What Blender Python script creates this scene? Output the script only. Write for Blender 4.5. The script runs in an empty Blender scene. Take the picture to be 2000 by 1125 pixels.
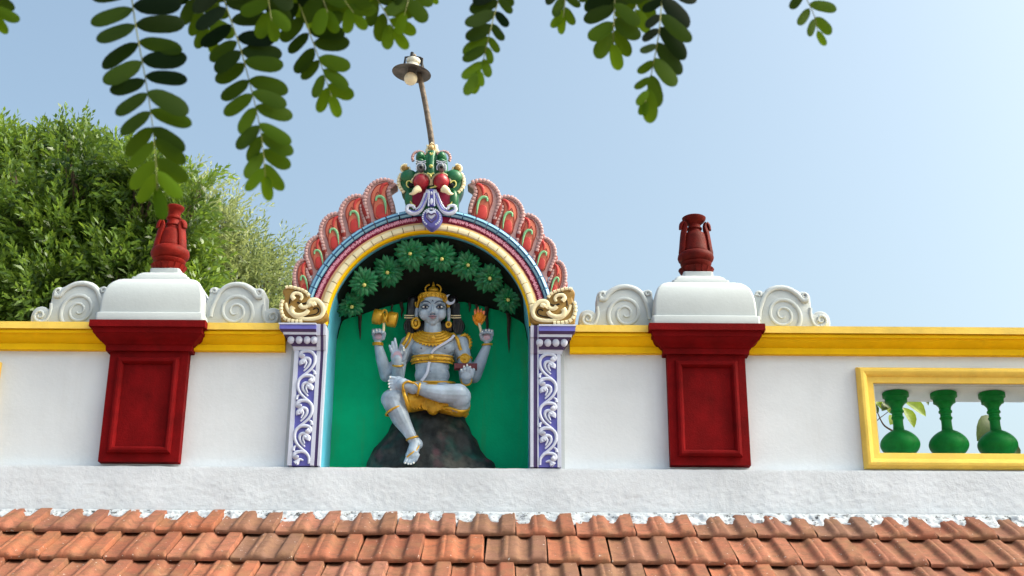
import bpy, bmesh, math, random
import numpy as np
from mathutils import Vector, Matrix, noise
R = math.radians
sc = bpy.context.scene
col = sc.collection

# ------------------------------------------------------------------ camera
F = 2600.0                       # focal length in pixels of the 2000 px wide photograph
PITCH, ROLL = R(20.2), R(0.35)
CAM = Vector((0, 0, 1.6))
fwd = Vector((0, math.cos(PITCH), math.sin(PITCH)))
up0 = Vector((0, -math.sin(PITCH), math.cos(PITCH)))
rt0 = Vector((1, 0, 0))
rt = rt0*math.cos(ROLL) + up0*math.sin(ROLL)
up = up0*math.cos(ROLL) - rt0*math.sin(ROLL)
cd = bpy.data.cameras.new('camera')
cam = bpy.data.objects.new('camera', cd); col.objects.link(cam)
cam.matrix_world = Matrix((( rt.x, up.x, -fwd.x, CAM.x), (rt.y, up.y, -fwd.y, CAM.y), (rt.z, up.z, -fwd.z, CAM.z), (0, 0, 0, 1)))
cd.sensor_width = 36; cd.lens = 36*F/2000; cd.clip_start = .05; cd.clip_end = 3000
cd.dof.use_dof = True; cd.dof.focus_distance = 5.75; cd.dof.aperture_fstop = 18
sc.camera = cam
sc.render.resolution_x = 1024; sc.render.resolution_y = 576

# ------------------------------------------------------------------ sky and sun
SUN_EL, SUN_AZ = 44, 97            # azimuth in degrees clockwise from the viewing direction
w = bpy.data.worlds.new('World'); sc.world = w; w.use_nodes = True
nt = w.node_tree; bg = nt.nodes['Background']
sky = nt.nodes.new('ShaderNodeTexSky'); sky.sky_type = 'NISHITA'; sky.sun_disc = False
sky.sun_elevation = R(SUN_EL); sky.sun_rotation = R(SUN_AZ)
sky.air_density = 1.0; sky.dust_density = 8.0; sky.ozone_density = 0.0; sky.altitude = 0
tw = nt.nodes.new('ShaderNodeMix'); tw.data_type = 'RGBA'; tw.blend_type = 'MULTIPLY'; tw.inputs[0].default_value = 1; tw.inputs[7].default_value = (1.0, 1.10, 1.03, 1)   # hazy tropical sky, a little more cyan
nt.links.new(sky.outputs[0], tw.inputs[6]); nt.links.new(tw.outputs[2], bg.inputs[0]); bg.inputs[1].default_value = .12
sd = bpy.data.lights.new('sun', 'SUN'); sd.energy = 1.0; sd.angle = R(30); sd.color = (1, .98, .96)
so = bpy.data.objects.new('sun', sd); col.objects.link(so)
sdir = Vector((math.sin(R(SUN_AZ))*math.cos(R(SUN_EL)), math.cos(R(SUN_AZ))*math.cos(R(SUN_EL)), math.sin(R(SUN_EL))))
so.rotation_euler = sdir.to_track_quat('Z', 'Y').to_euler()
sc.view_settings.view_transform = 'Standard'; sc.view_settings.look = 'None'
sc.view_settings.exposure = 1.33; sc.view_settings.gamma = 1
sc.render.engine = 'CYCLES'

# ------------------------------------------------------------------ helpers
def W(px, py, Y):
    """the point of the vertical plane y = Y that the photograph shows at (px, py)"""
    d = fwd + rt*((px-1000)/F) + up*((562.5-py)/F)
    return CAM + d*(Y/d.y)
U = .00222                        # metres per photograph pixel on the facade

class MB:
    def __init__(s): s.v = []; s.f = []; s.m = []; s.cur = 0
    def add(s, vs, fs, m=None):
        o = len(s.v); s.v += [tuple(v) for v in vs]
        for f in fs: s.f.append([i+o for i in f]); s.m.append(s.cur if m is None else m)
        return s
    def box(s, x0, x1, y0, y1, z0, z1, m=None):
        vs = [(x, y, z) for x in (x0, x1) for y in (y0, y1) for z in (z0, z1)]
        return s.add(vs, [(0,1,3,2),(4,6,7,5),(0,4,5,1),(2,3,7,6),(0,2,6,4),(1,5,7,3)], m)
    def loft(s, rings, closed=True, cap=True, m=None, ms=None):
        n = len(rings[0]); vs = [p for r in rings for p in r]; o = len(s.v); s.v += [tuple(v) for v in vs]
        k = n if closed else n-1
        for i in range(len(rings)-1):
            for j in range(k):
                a, b = i*n+j, i*n+(j+1) % n
                s.f.append([o+a, o+b, o+b+n, o+a+n]); s.m.append(ms[i] if ms else (s.cur if m is None else m))
        if cap:
            mm = s.cur if m is None else m
            s.f.append([o+i for i in range(n)][::-1]); s.m.append(ms[0] if ms else mm)
            s.f.append([o+(len(rings)-1)*n+i for i in range(n)]); s.m.append(ms[-1] if ms else mm)
        return s
    def tube(s, path, rad, seg=8, flat=1.0, nrm=None, m=None, closed=False, cap=True):
        """flat < 1 squashes along nrm (default: the viewing depth axis)"""
        P = [Vector(p) for p in path]; n = len(P)
        rad = [rad]*n if not hasattr(rad, '__len__') else rad
        N = Vector(nrm) if nrm else Vector((0, 1, 0)); rings = []
        for i in range(n):
            if closed: t = P[(i+1) % n]-P[i-1]
            else: t = P[min(i+1, n-1)]-P[max(i-1, 0)]
            if t.length < 1e-9: t = Vector((0, 0, 1))
            t.normalize()
            b = t.cross(N)
            if b.length < .2: b = t.cross(Vector((1, .1, .2)))
            b.normalize(); c = b.cross(t)
            rings.append([P[i]+b*(rad[i]*math.cos(a))+c*(rad[i]*flat*math.sin(a)) for a in [2*math.pi*k/seg for k in range(seg)]])
        if closed: rings.append(rings[0])
        return s.loft(rings, True, cap and not closed, m)
    def capsule(s, p, r1, q, r2, seg=14, m=None):
        p, q = Vector(p), Vector(q); t = (q-p)
        L = max(t.length, 1e-6); t = t/L
        path, rr = [], []
        for a in (80, 60, 35, 15): path.append(p-t*r1*math.sin(R(a))); rr.append(r1*math.cos(R(a)))
        for k in range(5): path.append(p+t*L*k/4); rr.append(r1+(r2-r1)*k/4)
        for a in (15, 35, 60, 80): path.append(q+t*r2*math.sin(R(a))); rr.append(r2*math.cos(R(a)))
        b = t.orthogonal().normalized(); c = t.cross(b)
        rings = [[P+b*(r*math.cos(2*math.pi*k/seg))+c*(r*math.sin(2*math.pi*k/seg)) for k in range(seg)] for P, r in zip(path, rr)]
        return s.loft(rings, True, True, m)
    def ell(s, c, rx, ry, rz, seg=16, rot=None, m=None):
        c = Vector(c); rings = []; n = max(6, seg//2)
        for i in range(n+1):
            a = -math.pi/2+math.pi*(i+.02)/(n+.04); ring = []
            for k in range(seg):
                b = 2*math.pi*k/seg
                p = Vector((rx*math.cos(a)*math.cos(b), ry*math.cos(a)*math.sin(b), rz*math.sin(a)))
                if rot: p = rot @ p
                ring.append(c+p)
            rings.append(ring)
        return s.loft(rings, True, True, m)
    def slab(s, outline, yf, th, bev=.004, m=None, back=None):
        """flat-backed relief plate: outline of (x, z) points, front face at yf, thickness th, rounded front edge"""
        pts = [Vector((p[0], p[1])) for p in outline]; n = len(pts)
        area = sum(pts[i].x*pts[(i+1) % n].y-pts[(i+1) % n].x*pts[i].y for i in range(n))
        if area < 0: pts.reverse()
        def inset(d):
            out = []
            for i in range(n):
                e1 = (pts[i]-pts[i-1]); e2 = (pts[(i+1) % n]-pts[i])
                e1 = e1.normalized() if e1.length else Vector((1, 0)); e2 = e2.normalized() if e2.length else e1
                nn = Vector((-e1.y-e2.y, e1.x+e2.x)); nn = nn.normalized() if nn.length > 1e-6 else Vector((-e1.y, e1.x))
                out.append(pts[i]+nn*d)
            return out
        rings = [[(p.x, yf+th, p.y) for p in pts], [(p.x, yf+bev, p.y) for p in pts],
                 [(p.x, yf+bev*.3, p.y) for p in inset(bev*.3)], [(p.x, yf, p.y) for p in inset(bev)]]
        return s.loft(rings, True, True, m)
    def lathe(s, prof, c, seg=32, sx=1, sy=1, m=None, wob=None):
        c = Vector(c); rings = []
        for r, z in prof:
            ring = []
            for k in range(seg):
                a = 2*math.pi*k/seg; rr = max(r, 1e-5)*(wob(a, z) if wob else 1)
                ring.append((c.x+rr*sx*math.cos(a), c.y+rr*sy*math.sin(a), c.z+z))
            rings.append(ring)
        return s.loft(rings, True, True, m)

def wpos(o):
    p = Vector((0, 0, 0))
    while o is not None: p += o.location; o = o.parent
    return p
def mesh_of(name, mb, mats, off=Vector((0, 0, 0)), smooth=35):
    me = bpy.data.meshes.new(name)
    me.from_pydata([(v[0]-off.x, v[1]-off.y, v[2]-off.z) for v in mb.v], [], mb.f)
    if not isinstance(mats, (list, tuple)): mats = [mats]
    for m in mats: me.materials.append(m)
    if len(mats) > 1:
        me.polygons.foreach_set('material_index', mb.m)
    me.validate(); me.update()
    bm = bmesh.new(); bm.from_mesh(me); bmesh.ops.recalc_face_normals(bm, faces=bm.faces)
    if smooth:
        lim = R(smooth)
        for f in bm.faces: f.smooth = True
        for e in bm.edges:
            if len(e.link_faces) == 2 and e.calc_face_angle(0) > lim: e.smooth = False
    bm.to_mesh(me); bm.free()
    return me
def obj(name, mb, mats, parent=None, smooth=35, label=None, cat=None, group=None, kind=None, loc=None):
    """loc: world position of the origin for a top-level mesh; vertices are given in world space"""
    off = wpos(parent) if parent else Vector(loc or (0, 0, 0))
    o = bpy.data.objects.new(name, mesh_of(name, mb, mats, off, smooth)); col.objects.link(o)
    if parent: o.parent = parent
    else: o.location = off
    return tag(o, label, cat, group, kind)
def tag(o, label=None, cat=None, group=None, kind=None):
    if label: o['label'] = label
    if cat: o['category'] = cat
    if group: o['group'] = group
    if kind: o['kind'] = kind
    return o
def thing(name, label, cat, loc, group=None):
    o = bpy.data.objects.new(name, None); col.objects.link(o); o.location = loc; o.empty_display_size = .1
    return tag(o, label, cat, group)
def fused(name, mb, mat, parent, voxel=.0025, it=3, fac=.5, post=None, label=None):
    """melt overlapping solids into ONE continuous surface"""
    off = wpos(parent)
    me = mesh_of(name+'_src', mb, mat, off, 0)
    t = bpy.data.objects.new('tmp', me); col.objects.link(t)
    m = t.modifiers.new('r', 'REMESH'); m.mode = 'VOXEL'; m.voxel_size = voxel; m.use_smooth_shade = True
    m = t.modifiers.new('s', 'SMOOTH'); m.factor = fac; m.iterations = it
    dg = bpy.context.evaluated_depsgraph_get()
    e = t.evaluated_get(dg); out = bpy.data.meshes.new_from_object(e)
    bpy.data.objects.remove(t); bpy.data.meshes.remove(me)
    out.name = name; out.materials.clear(); out.materials.append(mat)
    out.polygons.foreach_set('use_smooth', [True]*len(out.polygons))
    o = bpy.data.objects.new(name, out); col.objects.link(o); o.parent = parent
    return tag(o, label)
def split_islands(o, gap=.004):
    """one object per separate piece of a mesh made of several"""
    me = o.data; n = len(me.vertices); par_ = list(range(n))
    def find(a):
        while par_[a] != a: par_[a] = par_[par_[a]]; a = par_[a]
        return a
    for p in me.polygons:
        r0 = find(p.vertices[0])
        for q in p.vertices[1:]:
            rq = find(q)
            if rq != r0: par_[rq] = r0
    isl = {}
    for p in me.polygons: isl.setdefault(find(p.vertices[0]), []).append(p)
    cl = []
    for fs in isl.values():
        vs = {v for p in fs for v in p.vertices}; co = [me.vertices[v].co for v in vs]
        cl.append([[min(c[i] for c in co) for i in range(3)], [max(c[i] for c in co) for i in range(3)], fs])
    ch = True
    while ch:
        ch = False
        for i in range(len(cl)):
            for j in range(i+1, len(cl)):
                a, b = cl[i], cl[j]
                if all(a[0][k]-gap <= b[1][k] and b[0][k]-gap <= a[1][k] for k in range(3)):
                    cl[i] = [[min(a[0][k], b[0][k]) for k in range(3)], [max(a[1][k], b[1][k]) for k in range(3)], a[2]+b[2]]; del cl[j]; ch = True; break
            if ch: break
    if len(cl) < 2: return
    nm = o.name.split('.')[0]; par = o.parent; mats = list(me.materials); off = wpos(par)
    for a in cl:
        idx = sorted({v for p in a[2] for v in p.vertices}); mp_ = {v: i for i, v in enumerate(idx)}
        b = MB(); b.add([me.vertices[v].co+off for v in idx], [[mp_[v] for v in p.vertices] for p in a[2]])
        obj(nm, b, mats[0], par, smooth=60)
    bpy.data.objects.remove(o)
def copy_tree(o, parent=None):
    c = o.copy(); col.objects.link(c); c.parent = parent
    for ch in o.children: copy_tree(ch, c)
    return c
def smooth_path(P, k=4, closed=False):
    P = [Vector(p) for p in P]; n = len(P); out = []
    rng = range(n) if closed else range(n-1)
    for i in rng:
        p0 = P[i-1] if (closed or i > 0) else P[i]*2-P[i+1]
        p1, p2 = P[i], P[(i+1) % n]
        p3 = P[(i+2) % n] if (closed or i+2 < n) else p2*2-p1
        for j in range(k):
            t = j/k
            out.append(.5*((2*p1)+(p2-p0)*t+(2*p0-5*p1+4*p2-p3)*t*t+(3*p1-p0-3*p2+p3)*t*t*t))
    if not closed: out.append(P[-1])
    return out

# ------------------------------------------------------------------ materials
def mat(name, c, rough=.6, bump=.15, bscale=120, var=.06, vscale=6, metal=0, spec=.4, dirt=0, dirtc=(.12, .11, .1), coat=0, trans=0, stain=0):
    m = bpy.data.materials.new(name); m.use_nodes = True; t = m.node_tree; N = t.nodes; L = t.links
    b = N['Principled BSDF']; b.inputs['Roughness'].default_value = rough; b.inputs['Metallic'].default_value = metal
    b.inputs['Specular IOR Level'].default_value = spec; b.inputs['Coat Weight'].default_value = coat
    tc = N.new('ShaderNodeTexCoord')
    n1 = N.new('ShaderNodeTexNoise'); n1.inputs['Scale'].default_value = vscale; n1.inputs['Detail'].default_value = 6; n1.inputs['Roughness'].default_value = .65
    L.new(tc.outputs['Object'], n1.inputs['Vector'])
    mx = N.new('ShaderNodeMix'); mx.data_type = 'RGBA'
    lo = [max(0, x*(1-var*2.2)) for x in c]; hi = [min(1, x*(1+var*1.6)) for x in c]
    mx.inputs[6].default_value = (*lo, 1); mx.inputs[7].default_value = (*hi, 1)
    mr = N.new('ShaderNodeMapRange'); mr.inputs[1].default_value = .3; mr.inputs[2].default_value = .7
    L.new(n1.outputs['Fac'], mr.inputs[0]); L.new(mr.outputs[0], mx.inputs[0]); last = mx.outputs[2]
    if dirt:
        n2 = N.new('ShaderNodeTexNoise'); n2.inputs['Scale'].default_value = 38; n2.inputs['Detail'].default_value = 8; n2.inputs['Roughness'].default_value = .75
        L.new(tc.outputs['Object'], n2.inputs['Vector'])
        r2 = N.new('ShaderNodeMapRange'); r2.inputs[1].default_value = .62; r2.inputs[2].default_value = .74; r2.inputs[4].default_value = dirt
        L.new(n2.outputs['Fac'], r2.inputs[0])
        m2 = N.new('ShaderNodeMix'); m2.data_type = 'RGBA'; m2.inputs[7].default_value = (*dirtc, 1)
        L.new(last, m2.inputs[6]); L.new(r2.outputs[0], m2.inputs[0]); last = m2.outputs[2]
    if stain:
        mp = N.new('ShaderNodeMapping'); mp.inputs['Scale'].default_value = (9, 9, .9)
        n3 = N.new('ShaderNodeTexNoise'); n3.inputs['Scale'].default_value = 1.6; n3.inputs['Detail'].default_value = 7; n3.inputs['Roughness'].default_value = .7
        L.new(tc.outputs['Object'], mp.inputs[0]); L.new(mp.outputs[0], n3.inputs['Vector'])
        r3 = N.new('ShaderNodeMapRange'); r3.inputs[1].default_value = .52; r3.inputs[2].default_value = .75; r3.inputs[4].default_value = stain
        L.new(n3.outputs['Fac'], r3.inputs[0])
        m3 = N.new('ShaderNodeMix'); m3.data_type = 'RGBA'; m3.inputs[7].default_value = (*dirtc, 1)
        L.new(last, m3.inputs[6]); L.new(r3.outputs[0], m3.inputs[0]); last = m3.outputs[2]
    L.new(last, b.inputs['Base Color'])
    if bump:
        n4 = N.new('ShaderNodeTexNoise'); n4.inputs['Scale'].default_value = bscale; n4.inputs['Detail'].default_value = 5; n4.inputs['Roughness'].default_value = .6
        L.new(tc.outputs['Object'], n4.inputs['Vector'])
        bp = N.new('ShaderNodeBump'); bp.inputs['Strength'].default_value = bump; bp.inputs['Distance'].default_value = .004
        L.new(n4.outputs['Fac'], bp.inputs['Height']); L.new(bp.outputs[0], b.inputs['Normal'])
    if trans:
        tr = N.new('ShaderNodeBsdfTranslucent'); L.new(last, tr.inputs[0])
        g = N.new('ShaderNodeMix'); g.data_type = 'RGBA'
        hs = N.new('ShaderNodeHueSaturation'); hs.inputs['Value'].default_value = 2.2; hs.inputs['Hue'].default_value = .48; L.new(last, hs.inputs['Color']); L.new(hs.outputs[0], tr.inputs[0])
        ms = N.new('ShaderNodeMixShader'); ms.inputs[0].default_value = trans
        L.new(b.outputs[0], ms.inputs[1]); L.new(tr.outputs[0], ms.inputs[2]); L.new(ms.outputs[0], N['Material Output'].inputs[0])
    return m
M = dict(
    wall=mat('white_limewash', (.69, .735, .80), .8, .25, 60, .03, 3, dirt=.14, dirtc=(.46, .46, .46), stain=.13),
    plain=mat('white_smooth_paint', (.45, .49, .52), .7, .2, 70, .03, 5, dirt=.15, dirtc=(.42, .40, .37), stain=.08),
    red=mat('dark_red_paint', (.165, .003, .0045), .75, .45, 160, .18, 9, spec=.08, dirt=.35, dirtc=(.10, .006, .006), stain=.3),
    redvase_shaded=mat('brick_red_paint_shaded', (.105, .006, .004), .6, .4, 150, .25, 14, spec=.12),  # darker copy of the brick red, backlit shade of the right vase put into colour
    redvase=mat('brick_red_paint', (.185, .009, .005), .6, .4, 150, .22, 14, spec=.12),
    yel=mat('yellow_paint', (.84, .51, .004), .6, .2, 90, .07, 5, spec=.1, stain=.18, dirtc=(.45, .25, .02)),
    paleyel=mat('pale_yellow_paint', (.84, .58, .11), .55, .3, 90, .08, 6, spec=.2, dirt=.25, dirtc=(.5, .4, .2), stain=.2),
    green=mat('green_paint', (.0, .43, .19), .7, .25, 90, .08, 4, spec=.1, stain=.32, dirtc=(.07, .17, .02)),
    dgreen=mat('baluster_green_paint', (.003, .18, .030), .5, .3, 90, .2, 10, spec=.15, dirt=.3, dirtc=(.02, .09, .02)),
    sky=mat('sky_blue_paint', (.12, .50, .72), .55, .15, 90, .08, 4, spec=.25),
    black=mat('black_green_paint', (.006, .011, .009), .6, .3, 60, .2, 9, spec=.2),
    dark=mat('dark_groove_paint', (.012, .012, .016), .7, .1, 90, .1, 9, spec=.15),
    leafr=mat('relief_leaf_green', (.008, .17, .060), .4, .15, 60, .22, 30, spec=.4),
    leafr2=mat('relief_leaf_bright_green', (.04, .30, .05), .4, .15, 60, .22, 30, spec=.4),
    bud=mat('pale_yellow_bud', (.55, .52, .16), .5, .1, 60, .05, 9),
    cream=mat('cream_paint', (.80, .70, .46), .5, .12, 90, .05, 10, spec=.3, dirt=.2, dirtc=(.4, .3, .15)),
    peach=mat('peach_paint', (.78, .50, .25), .5, .12, 90, .05, 10, spec=.3),
    maroon=mat('maroon_paint', (.20, .004, .035), .5, .2, 90, .12, 10, spec=.3),
    pink=mat('pink_paint', (.70, .30, .42), .5, .2, 90, .08, 12),
    navy=mat('deep_blue_paint', (.012, .08, .22), .4, .12, 90, .12, 12, spec=.4),
    lblue=mat('light_blue_paint', (.24, .50, .70), .4, .12, 90, .08, 12, spec=.4),
    salmon=mat('salmon_paint', (.60, .15, .09), .5, .15, 90, .1, 12),
    flred=mat('vermilion_paint', (.52, .04, .035), .5, .15, 90, .1, 12),
    dred=mat('dark_vermilion_paint', (.24, .012, .008), .5, .15, 90, .1, 12),
    palepink=mat('pale_pink_paint', (.50, .29, .29), .5, .15, 90, .1, 14, dirt=.2, dirtc=(.3, .1, .1)),
    mint=mat('mint_green_paint', (.22, .50, .26), .5, .1, 90, .08, 12),
    jade=mat('dark_jade_paint', (.008, .12, .045), .38, .12, 90, .15, 14, spec=.5),
    lav=mat('lavender_blue_paint', (.13, .13, .50), .5, .15, 90, .08, 10),
    purple=mat('dark_purple_paint', (.06, .035, .13), .5, .15, 90, .08, 10),
    palelav=mat('pale_lavender_paint', (.56, .60, .76), .55, .15, 90, .05, 10, dirt=.15, dirtc=(.35, .35, .5)),
    ochre=mat('ochre_brown_paint', (.30, .17, .035), .5, .15, 90, .12, 12),
    skin=mat('blue_grey_statue_paint', (.34, .42, .54), .34, .3, 70, .20, 9, spec=.5, dirt=.25, dirtc=(.18, .2, .28)),
    palm=mat('pink_palm_paint', (.52, .36, .45), .45, .1, 70, .06, 18),
    gold=mat('gold_paint', (.62, .34, .018), .32, .45, 160, .14, 26, metal=.35, spec=.6, dirt=.35, dirtc=(.22, .08, .005)),
    hair=mat('black_hair_paint', (.010, .009, .012), .35, .3, 50, .1, 10, spec=.5),
    white=mat('white_enamel', (.78, .78, .76), .35, .05, 90, .03, 10, spec=.5),
    lip=mat('pink_lip_paint', (.36, .19, .22), .4, .05, 90, .03, 10),
    eyeline=mat('dark_blue_line_paint', (.025, .04, .085), .4, .05, 90, .03, 10),
    grey=mat('grey_eyeball_paint', (.16, .19, .22), .3, .05, 90, .05, 30, spec=.6),
    bookred=mat('dark_maroon_book', (.12, .02, .03), .5, .1, 90, .1, 30),
    flame=mat('orange_flame_paint', (.85, .30, .015), .45, .2, 90, .15, 30),
    flame2=mat('pinkish_flame_paint', (.80, .22, .10), .45, .2, 90, .1, 30),
    rust=mat('rusty_steel', (.15, .115, .09), .65, .4, 120, .35, 40, metal=.2, dirt=.6, dirtc=(.05, .03, .02)),
    enamel=mat('worn_enamel_inside', (.10, .085, .08), .55, .3, 80, .3, 25, dirt=.7, dirtc=(.30, .24, .18)),
    porcelain=mat('porcelain', (.72, .68, .58), .3, .05, 90, .06, 20, spec=.6, dirt=.25, dirtc=(.3, .22, .15)),
    bulb=mat('frosted_bulb_glass', (.80, .70, .52), .2, 0, 90, .03, 10, spec=.6, trans=.15),
    blackmetal=mat('black_bracket', (.02, .018, .018), .5, .2, 90, .2, 20),
    bark=mat('bark', (.11, .08, .055), .85, .8, 45, .3, 14, spec=.2),
    ground=mat('dusty_ground', (.30, .285, .26), .9, .4, 8, .15, .6),
    concrete=mat('roof_concrete', (.34, .33, .31), .9, .4, 20, .12, 2),
    nip=mat('statue_line_paint', (.10, .12, .19), .5, 0, 90, .1, 10),
)
# ================================================================== SETTING
YW, YB, YP, YBACK = 5.44, 5.40, 5.395, 5.72   # wall face, rough band face, pier face, back of the parapet
Xof = lambda px, py, Y: W(px, py, Y).x
Zof = lambda px, py, Y: W(px, py, Y).z
g = MB()
g.add([(-900, -900, 0), (900, -900, 0), (900, 900, 0), (-900, 900, 0)], [(0, 1, 2, 3)])
obj('ground', g, M['ground'], kind='structure')

z_band = Zof(1000, 913, YB)                # top of the rough band
z_corn = Zof(1200, 634.7, YW-.078)         # top of the yellow cornice
XL, XR = -3.4, 3.6
z_cu = Zof(1200, 693, YW)                  # underside of cornice

bld = thing('shrine_building', 'white lime plastered shrine building carrying the parapet and the tiled roof', 'building', (0, YW+1.5, 0))
b = MB(); b.box(XL, XR, YB+.02, 9.0, 0, z_band-.03)
obj('wall', b, M['wall'], bld)
b = MB(); b.box(XL+.05, XR-.05, YBACK+.03, 8.95, z_band-.03, z_band-.002); obj('flat_roof', b, M['concrete'], bld)
# rough plaster band: a displaced sheet with a rounded top edge
b = MB(); nx, nz = 700, 34; zb0 = Zof(1000, 1032, YB); grid = []
for j in range(nz+1):
    v = j/nz; row = []
    for i in range(nx+1):
        x = XL+(XR-XL)*i/nx
        if v > .94: yy = YB+(v-.94)/.06*.036; z = z_band-.004+.004*math.sin((v-.94)/.06*math.pi/2)
        else: yy = YB; z = zb0+(z_band-.004-zb0)*v/.94
        rough = 1 if v < .62 else max(.25, 1-(v-.62)*4)
        d = noise.noise((x*38, z*60, 3))*.0016+noise.noise((x*110, z*150, 8))*.0016+noise.noise((x*6, z*9, 1))*.002
        low = max(0, 1-v/.16)
        yy += -d*rough*(1 if v < .94 else .2)-low*(.020+.02*noise.noise((x*9, z*30, 5))+.012*noise.noise((x*45, z*60, 2)))
        row.append((x, yy, z+(noise.noise((x*14, 2, 2))*.0022+noise.noise((x*60, 4, 2))*.0008 if v > .9 else 0)))
    grid.append(row)
for row in grid: pass
b.loft(grid, closed=False, cap=False)
bandmat = mat('rough_lime_plaster', (.66, .71, .79), .85, .55, 75, .05, 5, dirt=.22, dirtc=(.36, .35, .36), stain=.12)
obj('plaster_band', b, bandmat, bld, smooth=60)
# mortar joint against the tiles
b = MB(); rows = []
zt = CAM.z+.884; zmt = Zof(1000, 1000, YB)
for j in range(15):
    v = j/14; row = []
    for i in range(1101):
        x = XL+(XR-XL)*i/1100
        n = noise.noise((x*22, v*3, 7))+.6*noise.noise((x*70, v*6, 4))
        Yc = YB-.005-.076*v-.010*n*(v > .1)
        zc = zmt*(1-v)+(zt+.062)*v+.006*n*(v > .1)
        row.append((x, Yc-(.006*max(0, noise.noise((x*140, v*20, 9))))*(v > .1), zc))
    rows.append(row)
b.loft(rows, closed=False, cap=False)
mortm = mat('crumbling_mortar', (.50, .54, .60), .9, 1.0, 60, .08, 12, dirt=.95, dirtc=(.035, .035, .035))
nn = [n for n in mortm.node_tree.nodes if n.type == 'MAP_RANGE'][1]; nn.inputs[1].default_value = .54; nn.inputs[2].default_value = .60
obj('mortar_joint', b, mortm, bld, smooth=60)

# ---------------------------------------------------------------- tiled roof
ROW = Vector((0, -.235, -.141)); TW = .235
rowdir = ROW.normalized(); slope_n = Vector((0, -rowdir.z, rowdir.y)); slope_n = slope_n if slope_n.z > 0 else -slope_n
def tile_h(u):
    def sm(a, b, x):
        t = min(1, max(0, (x-a)/(b-a))); return t*t*(3-2*t)
    h = 0
    h += .017*sm(.20, .31, u)*(1-sm(.47, .57, u))
    h -= .0022*sm(.325, .35, u)*(1-sm(.36, .385, u))
    h += .0175*sm(.67, .755, u)*(1-sm(.952, .974, u))
    h += .004*(1-sm(0, .06, u))
    return h
tm = MB(); tcol = []
rnd = random.Random(4)
US = [0, .03, .06, .12, .18, .215, .245, .275, .31, .335, .347, .36, .375, .41, .45, .485, .515, .55, .6, .66, .69, .715, .74, .765, .80, .86, .92, .950, .962, .972, .976]
for r in range(-1, 7):
    front = Vector((0, 5.192, CAM.z+.895))+ROW*r
    x0 = .024+(0 if r % 2 == 0 else TW/2)
    for k in range(-16, 17):
        bx = x0+k*TW-TW
        if bx < XL-.1 or bx > XR-.1: continue
        tint = rnd.random(); tl = rnd.uniform(-.003, .004); tr_ = rnd.uniform(-.0025, .0025); sk = rnd.uniform(-.002, .002)
        rings = []
        L = .40
        # tile surface direction: flatter than the roof, its front edge rests on the row below
        sdir_ = (-ROW-slope_n*.027).normalized(); sn = Vector((0, -sdir_.z, sdir_.y))
        for vi, (s, hf, dn) in enumerate([(.006, 0, -.016), (0, 0, -.0145), (-.001, .05, -.008), (.002, .30, -.001), (.010, .62, .001), (.026, .90, .001), (.06, 1, 0), (.14, 1, 0), (.22, 1, 0), (.30, 1, 0), (L, 1, 0)]):
            ring = []
            for u in US:
                wob = .0012*noise.noise((bx*7+u*3, r*5+s*20, 1))
                h = tile_h(u)*hf+dn+wob
                p = front+sdir_*(s+tl)+sn*(h+tr_*(u-.5)*2)
                ring.append((bx+u*TW+sk*s*8, p.y, p.z-bx*.003))
            rings.append(ring)
        f0 = len(tm.f); tm.loft(rings, closed=False, cap=False)
        # right flank (the seam) and the drip nubs under the front edge
        pr = [rg[-1] for rg in rings]; q = [(p[0], p[1]+.012, p[2]-.022) for p in pr]
        tm.loft([pr, q], closed=False, cap=False)
        for uu in (.41, .86):
            c = front+sn*(-.016)+sdir_*.012
            tm.ell((bx+uu*TW, c.y, c.z-bx*.003), .020, .010, .012, 10)
        tcol += [tint]*(len(tm.f)-f0)
tilem = bpy.data.materials.new('terracotta'); tilem.use_nodes = True
t = tilem.node_tree; N = t.nodes; L_ = t.links; bs = N['Principled BSDF']; bs.inputs['Roughness'].default_value = .75; bs.inputs['Specular IOR Level'].default_value = .25
at = N.new('ShaderNodeAttribute'); at.attribute_name = 'tile_tint'
cr = N.new('ShaderNodeValToRGB'); e = cr.color_ramp.elements
e[0].position = 0; e[0].color = (.26, .095, .062, 1); e[1].position = 1; e[1].color = (.36, .165, .12, 1)
for p, c in ((.25, (.35, .135, .085)), (.5, (.28, .12, .085)), (.62, (.23, .125, .09)), (.8, (.40, .145, .085))):
    x = e.new(p); x.color = (*c, 1)
L_.new(at.outputs['Fac'], cr.inputs[0])
tc = N.new('ShaderNodeTexCoord')
def noi(scale, det=6, ro=.65, vec=None):
    n = N.new('ShaderNodeTexNoise'); n.inputs['Scale'].default_value = scale; n.inputs['Detail'].default_value = det; n.inputs['Roughness'].default_value = ro
    L_.new(vec or tc.outputs['Object'], n.inputs['Vector']); return n.outputs['Fac']
def mapr(s, a, b_, c=0, d=1):
    m = N.new('ShaderNodeMapRange'); m.inputs[1].default_value = a; m.inputs[2].default_value = b_; m.inputs[3].default_value = c; m.inputs[4].default_value = d
    L_.new(s, m.inputs[0]); return m.outputs[0]
def mixc(f, a, bcol, blend='MIX'):
    m = N.new('ShaderNodeMix'); m.data_type = 'RGBA'; m.blend_type = blend
    L_.new(f, m.inputs[0]); L_.new(a, m.inputs[6]); m.inputs[7].default_value = (*bcol, 1); return m.outputs[2]
c1 = mixc(mapr(noi(9), .45, .70, 0, .8), cr.outputs[0], (.27, .15, .085))
c1 = mixc(mapr(noi(26, 8, .75), .46, .68, 0, .85), c1, (.15, .075, .05))
c1 = mixc(mapr(noi(14, 8, .7), .60, .72, 0, .35), c1, (.62, .36, .24))
c1 = mixc(mapr(noi(75, 4, .5), .70, .72, 0, .8), c1, (.66, .64, .60))
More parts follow.
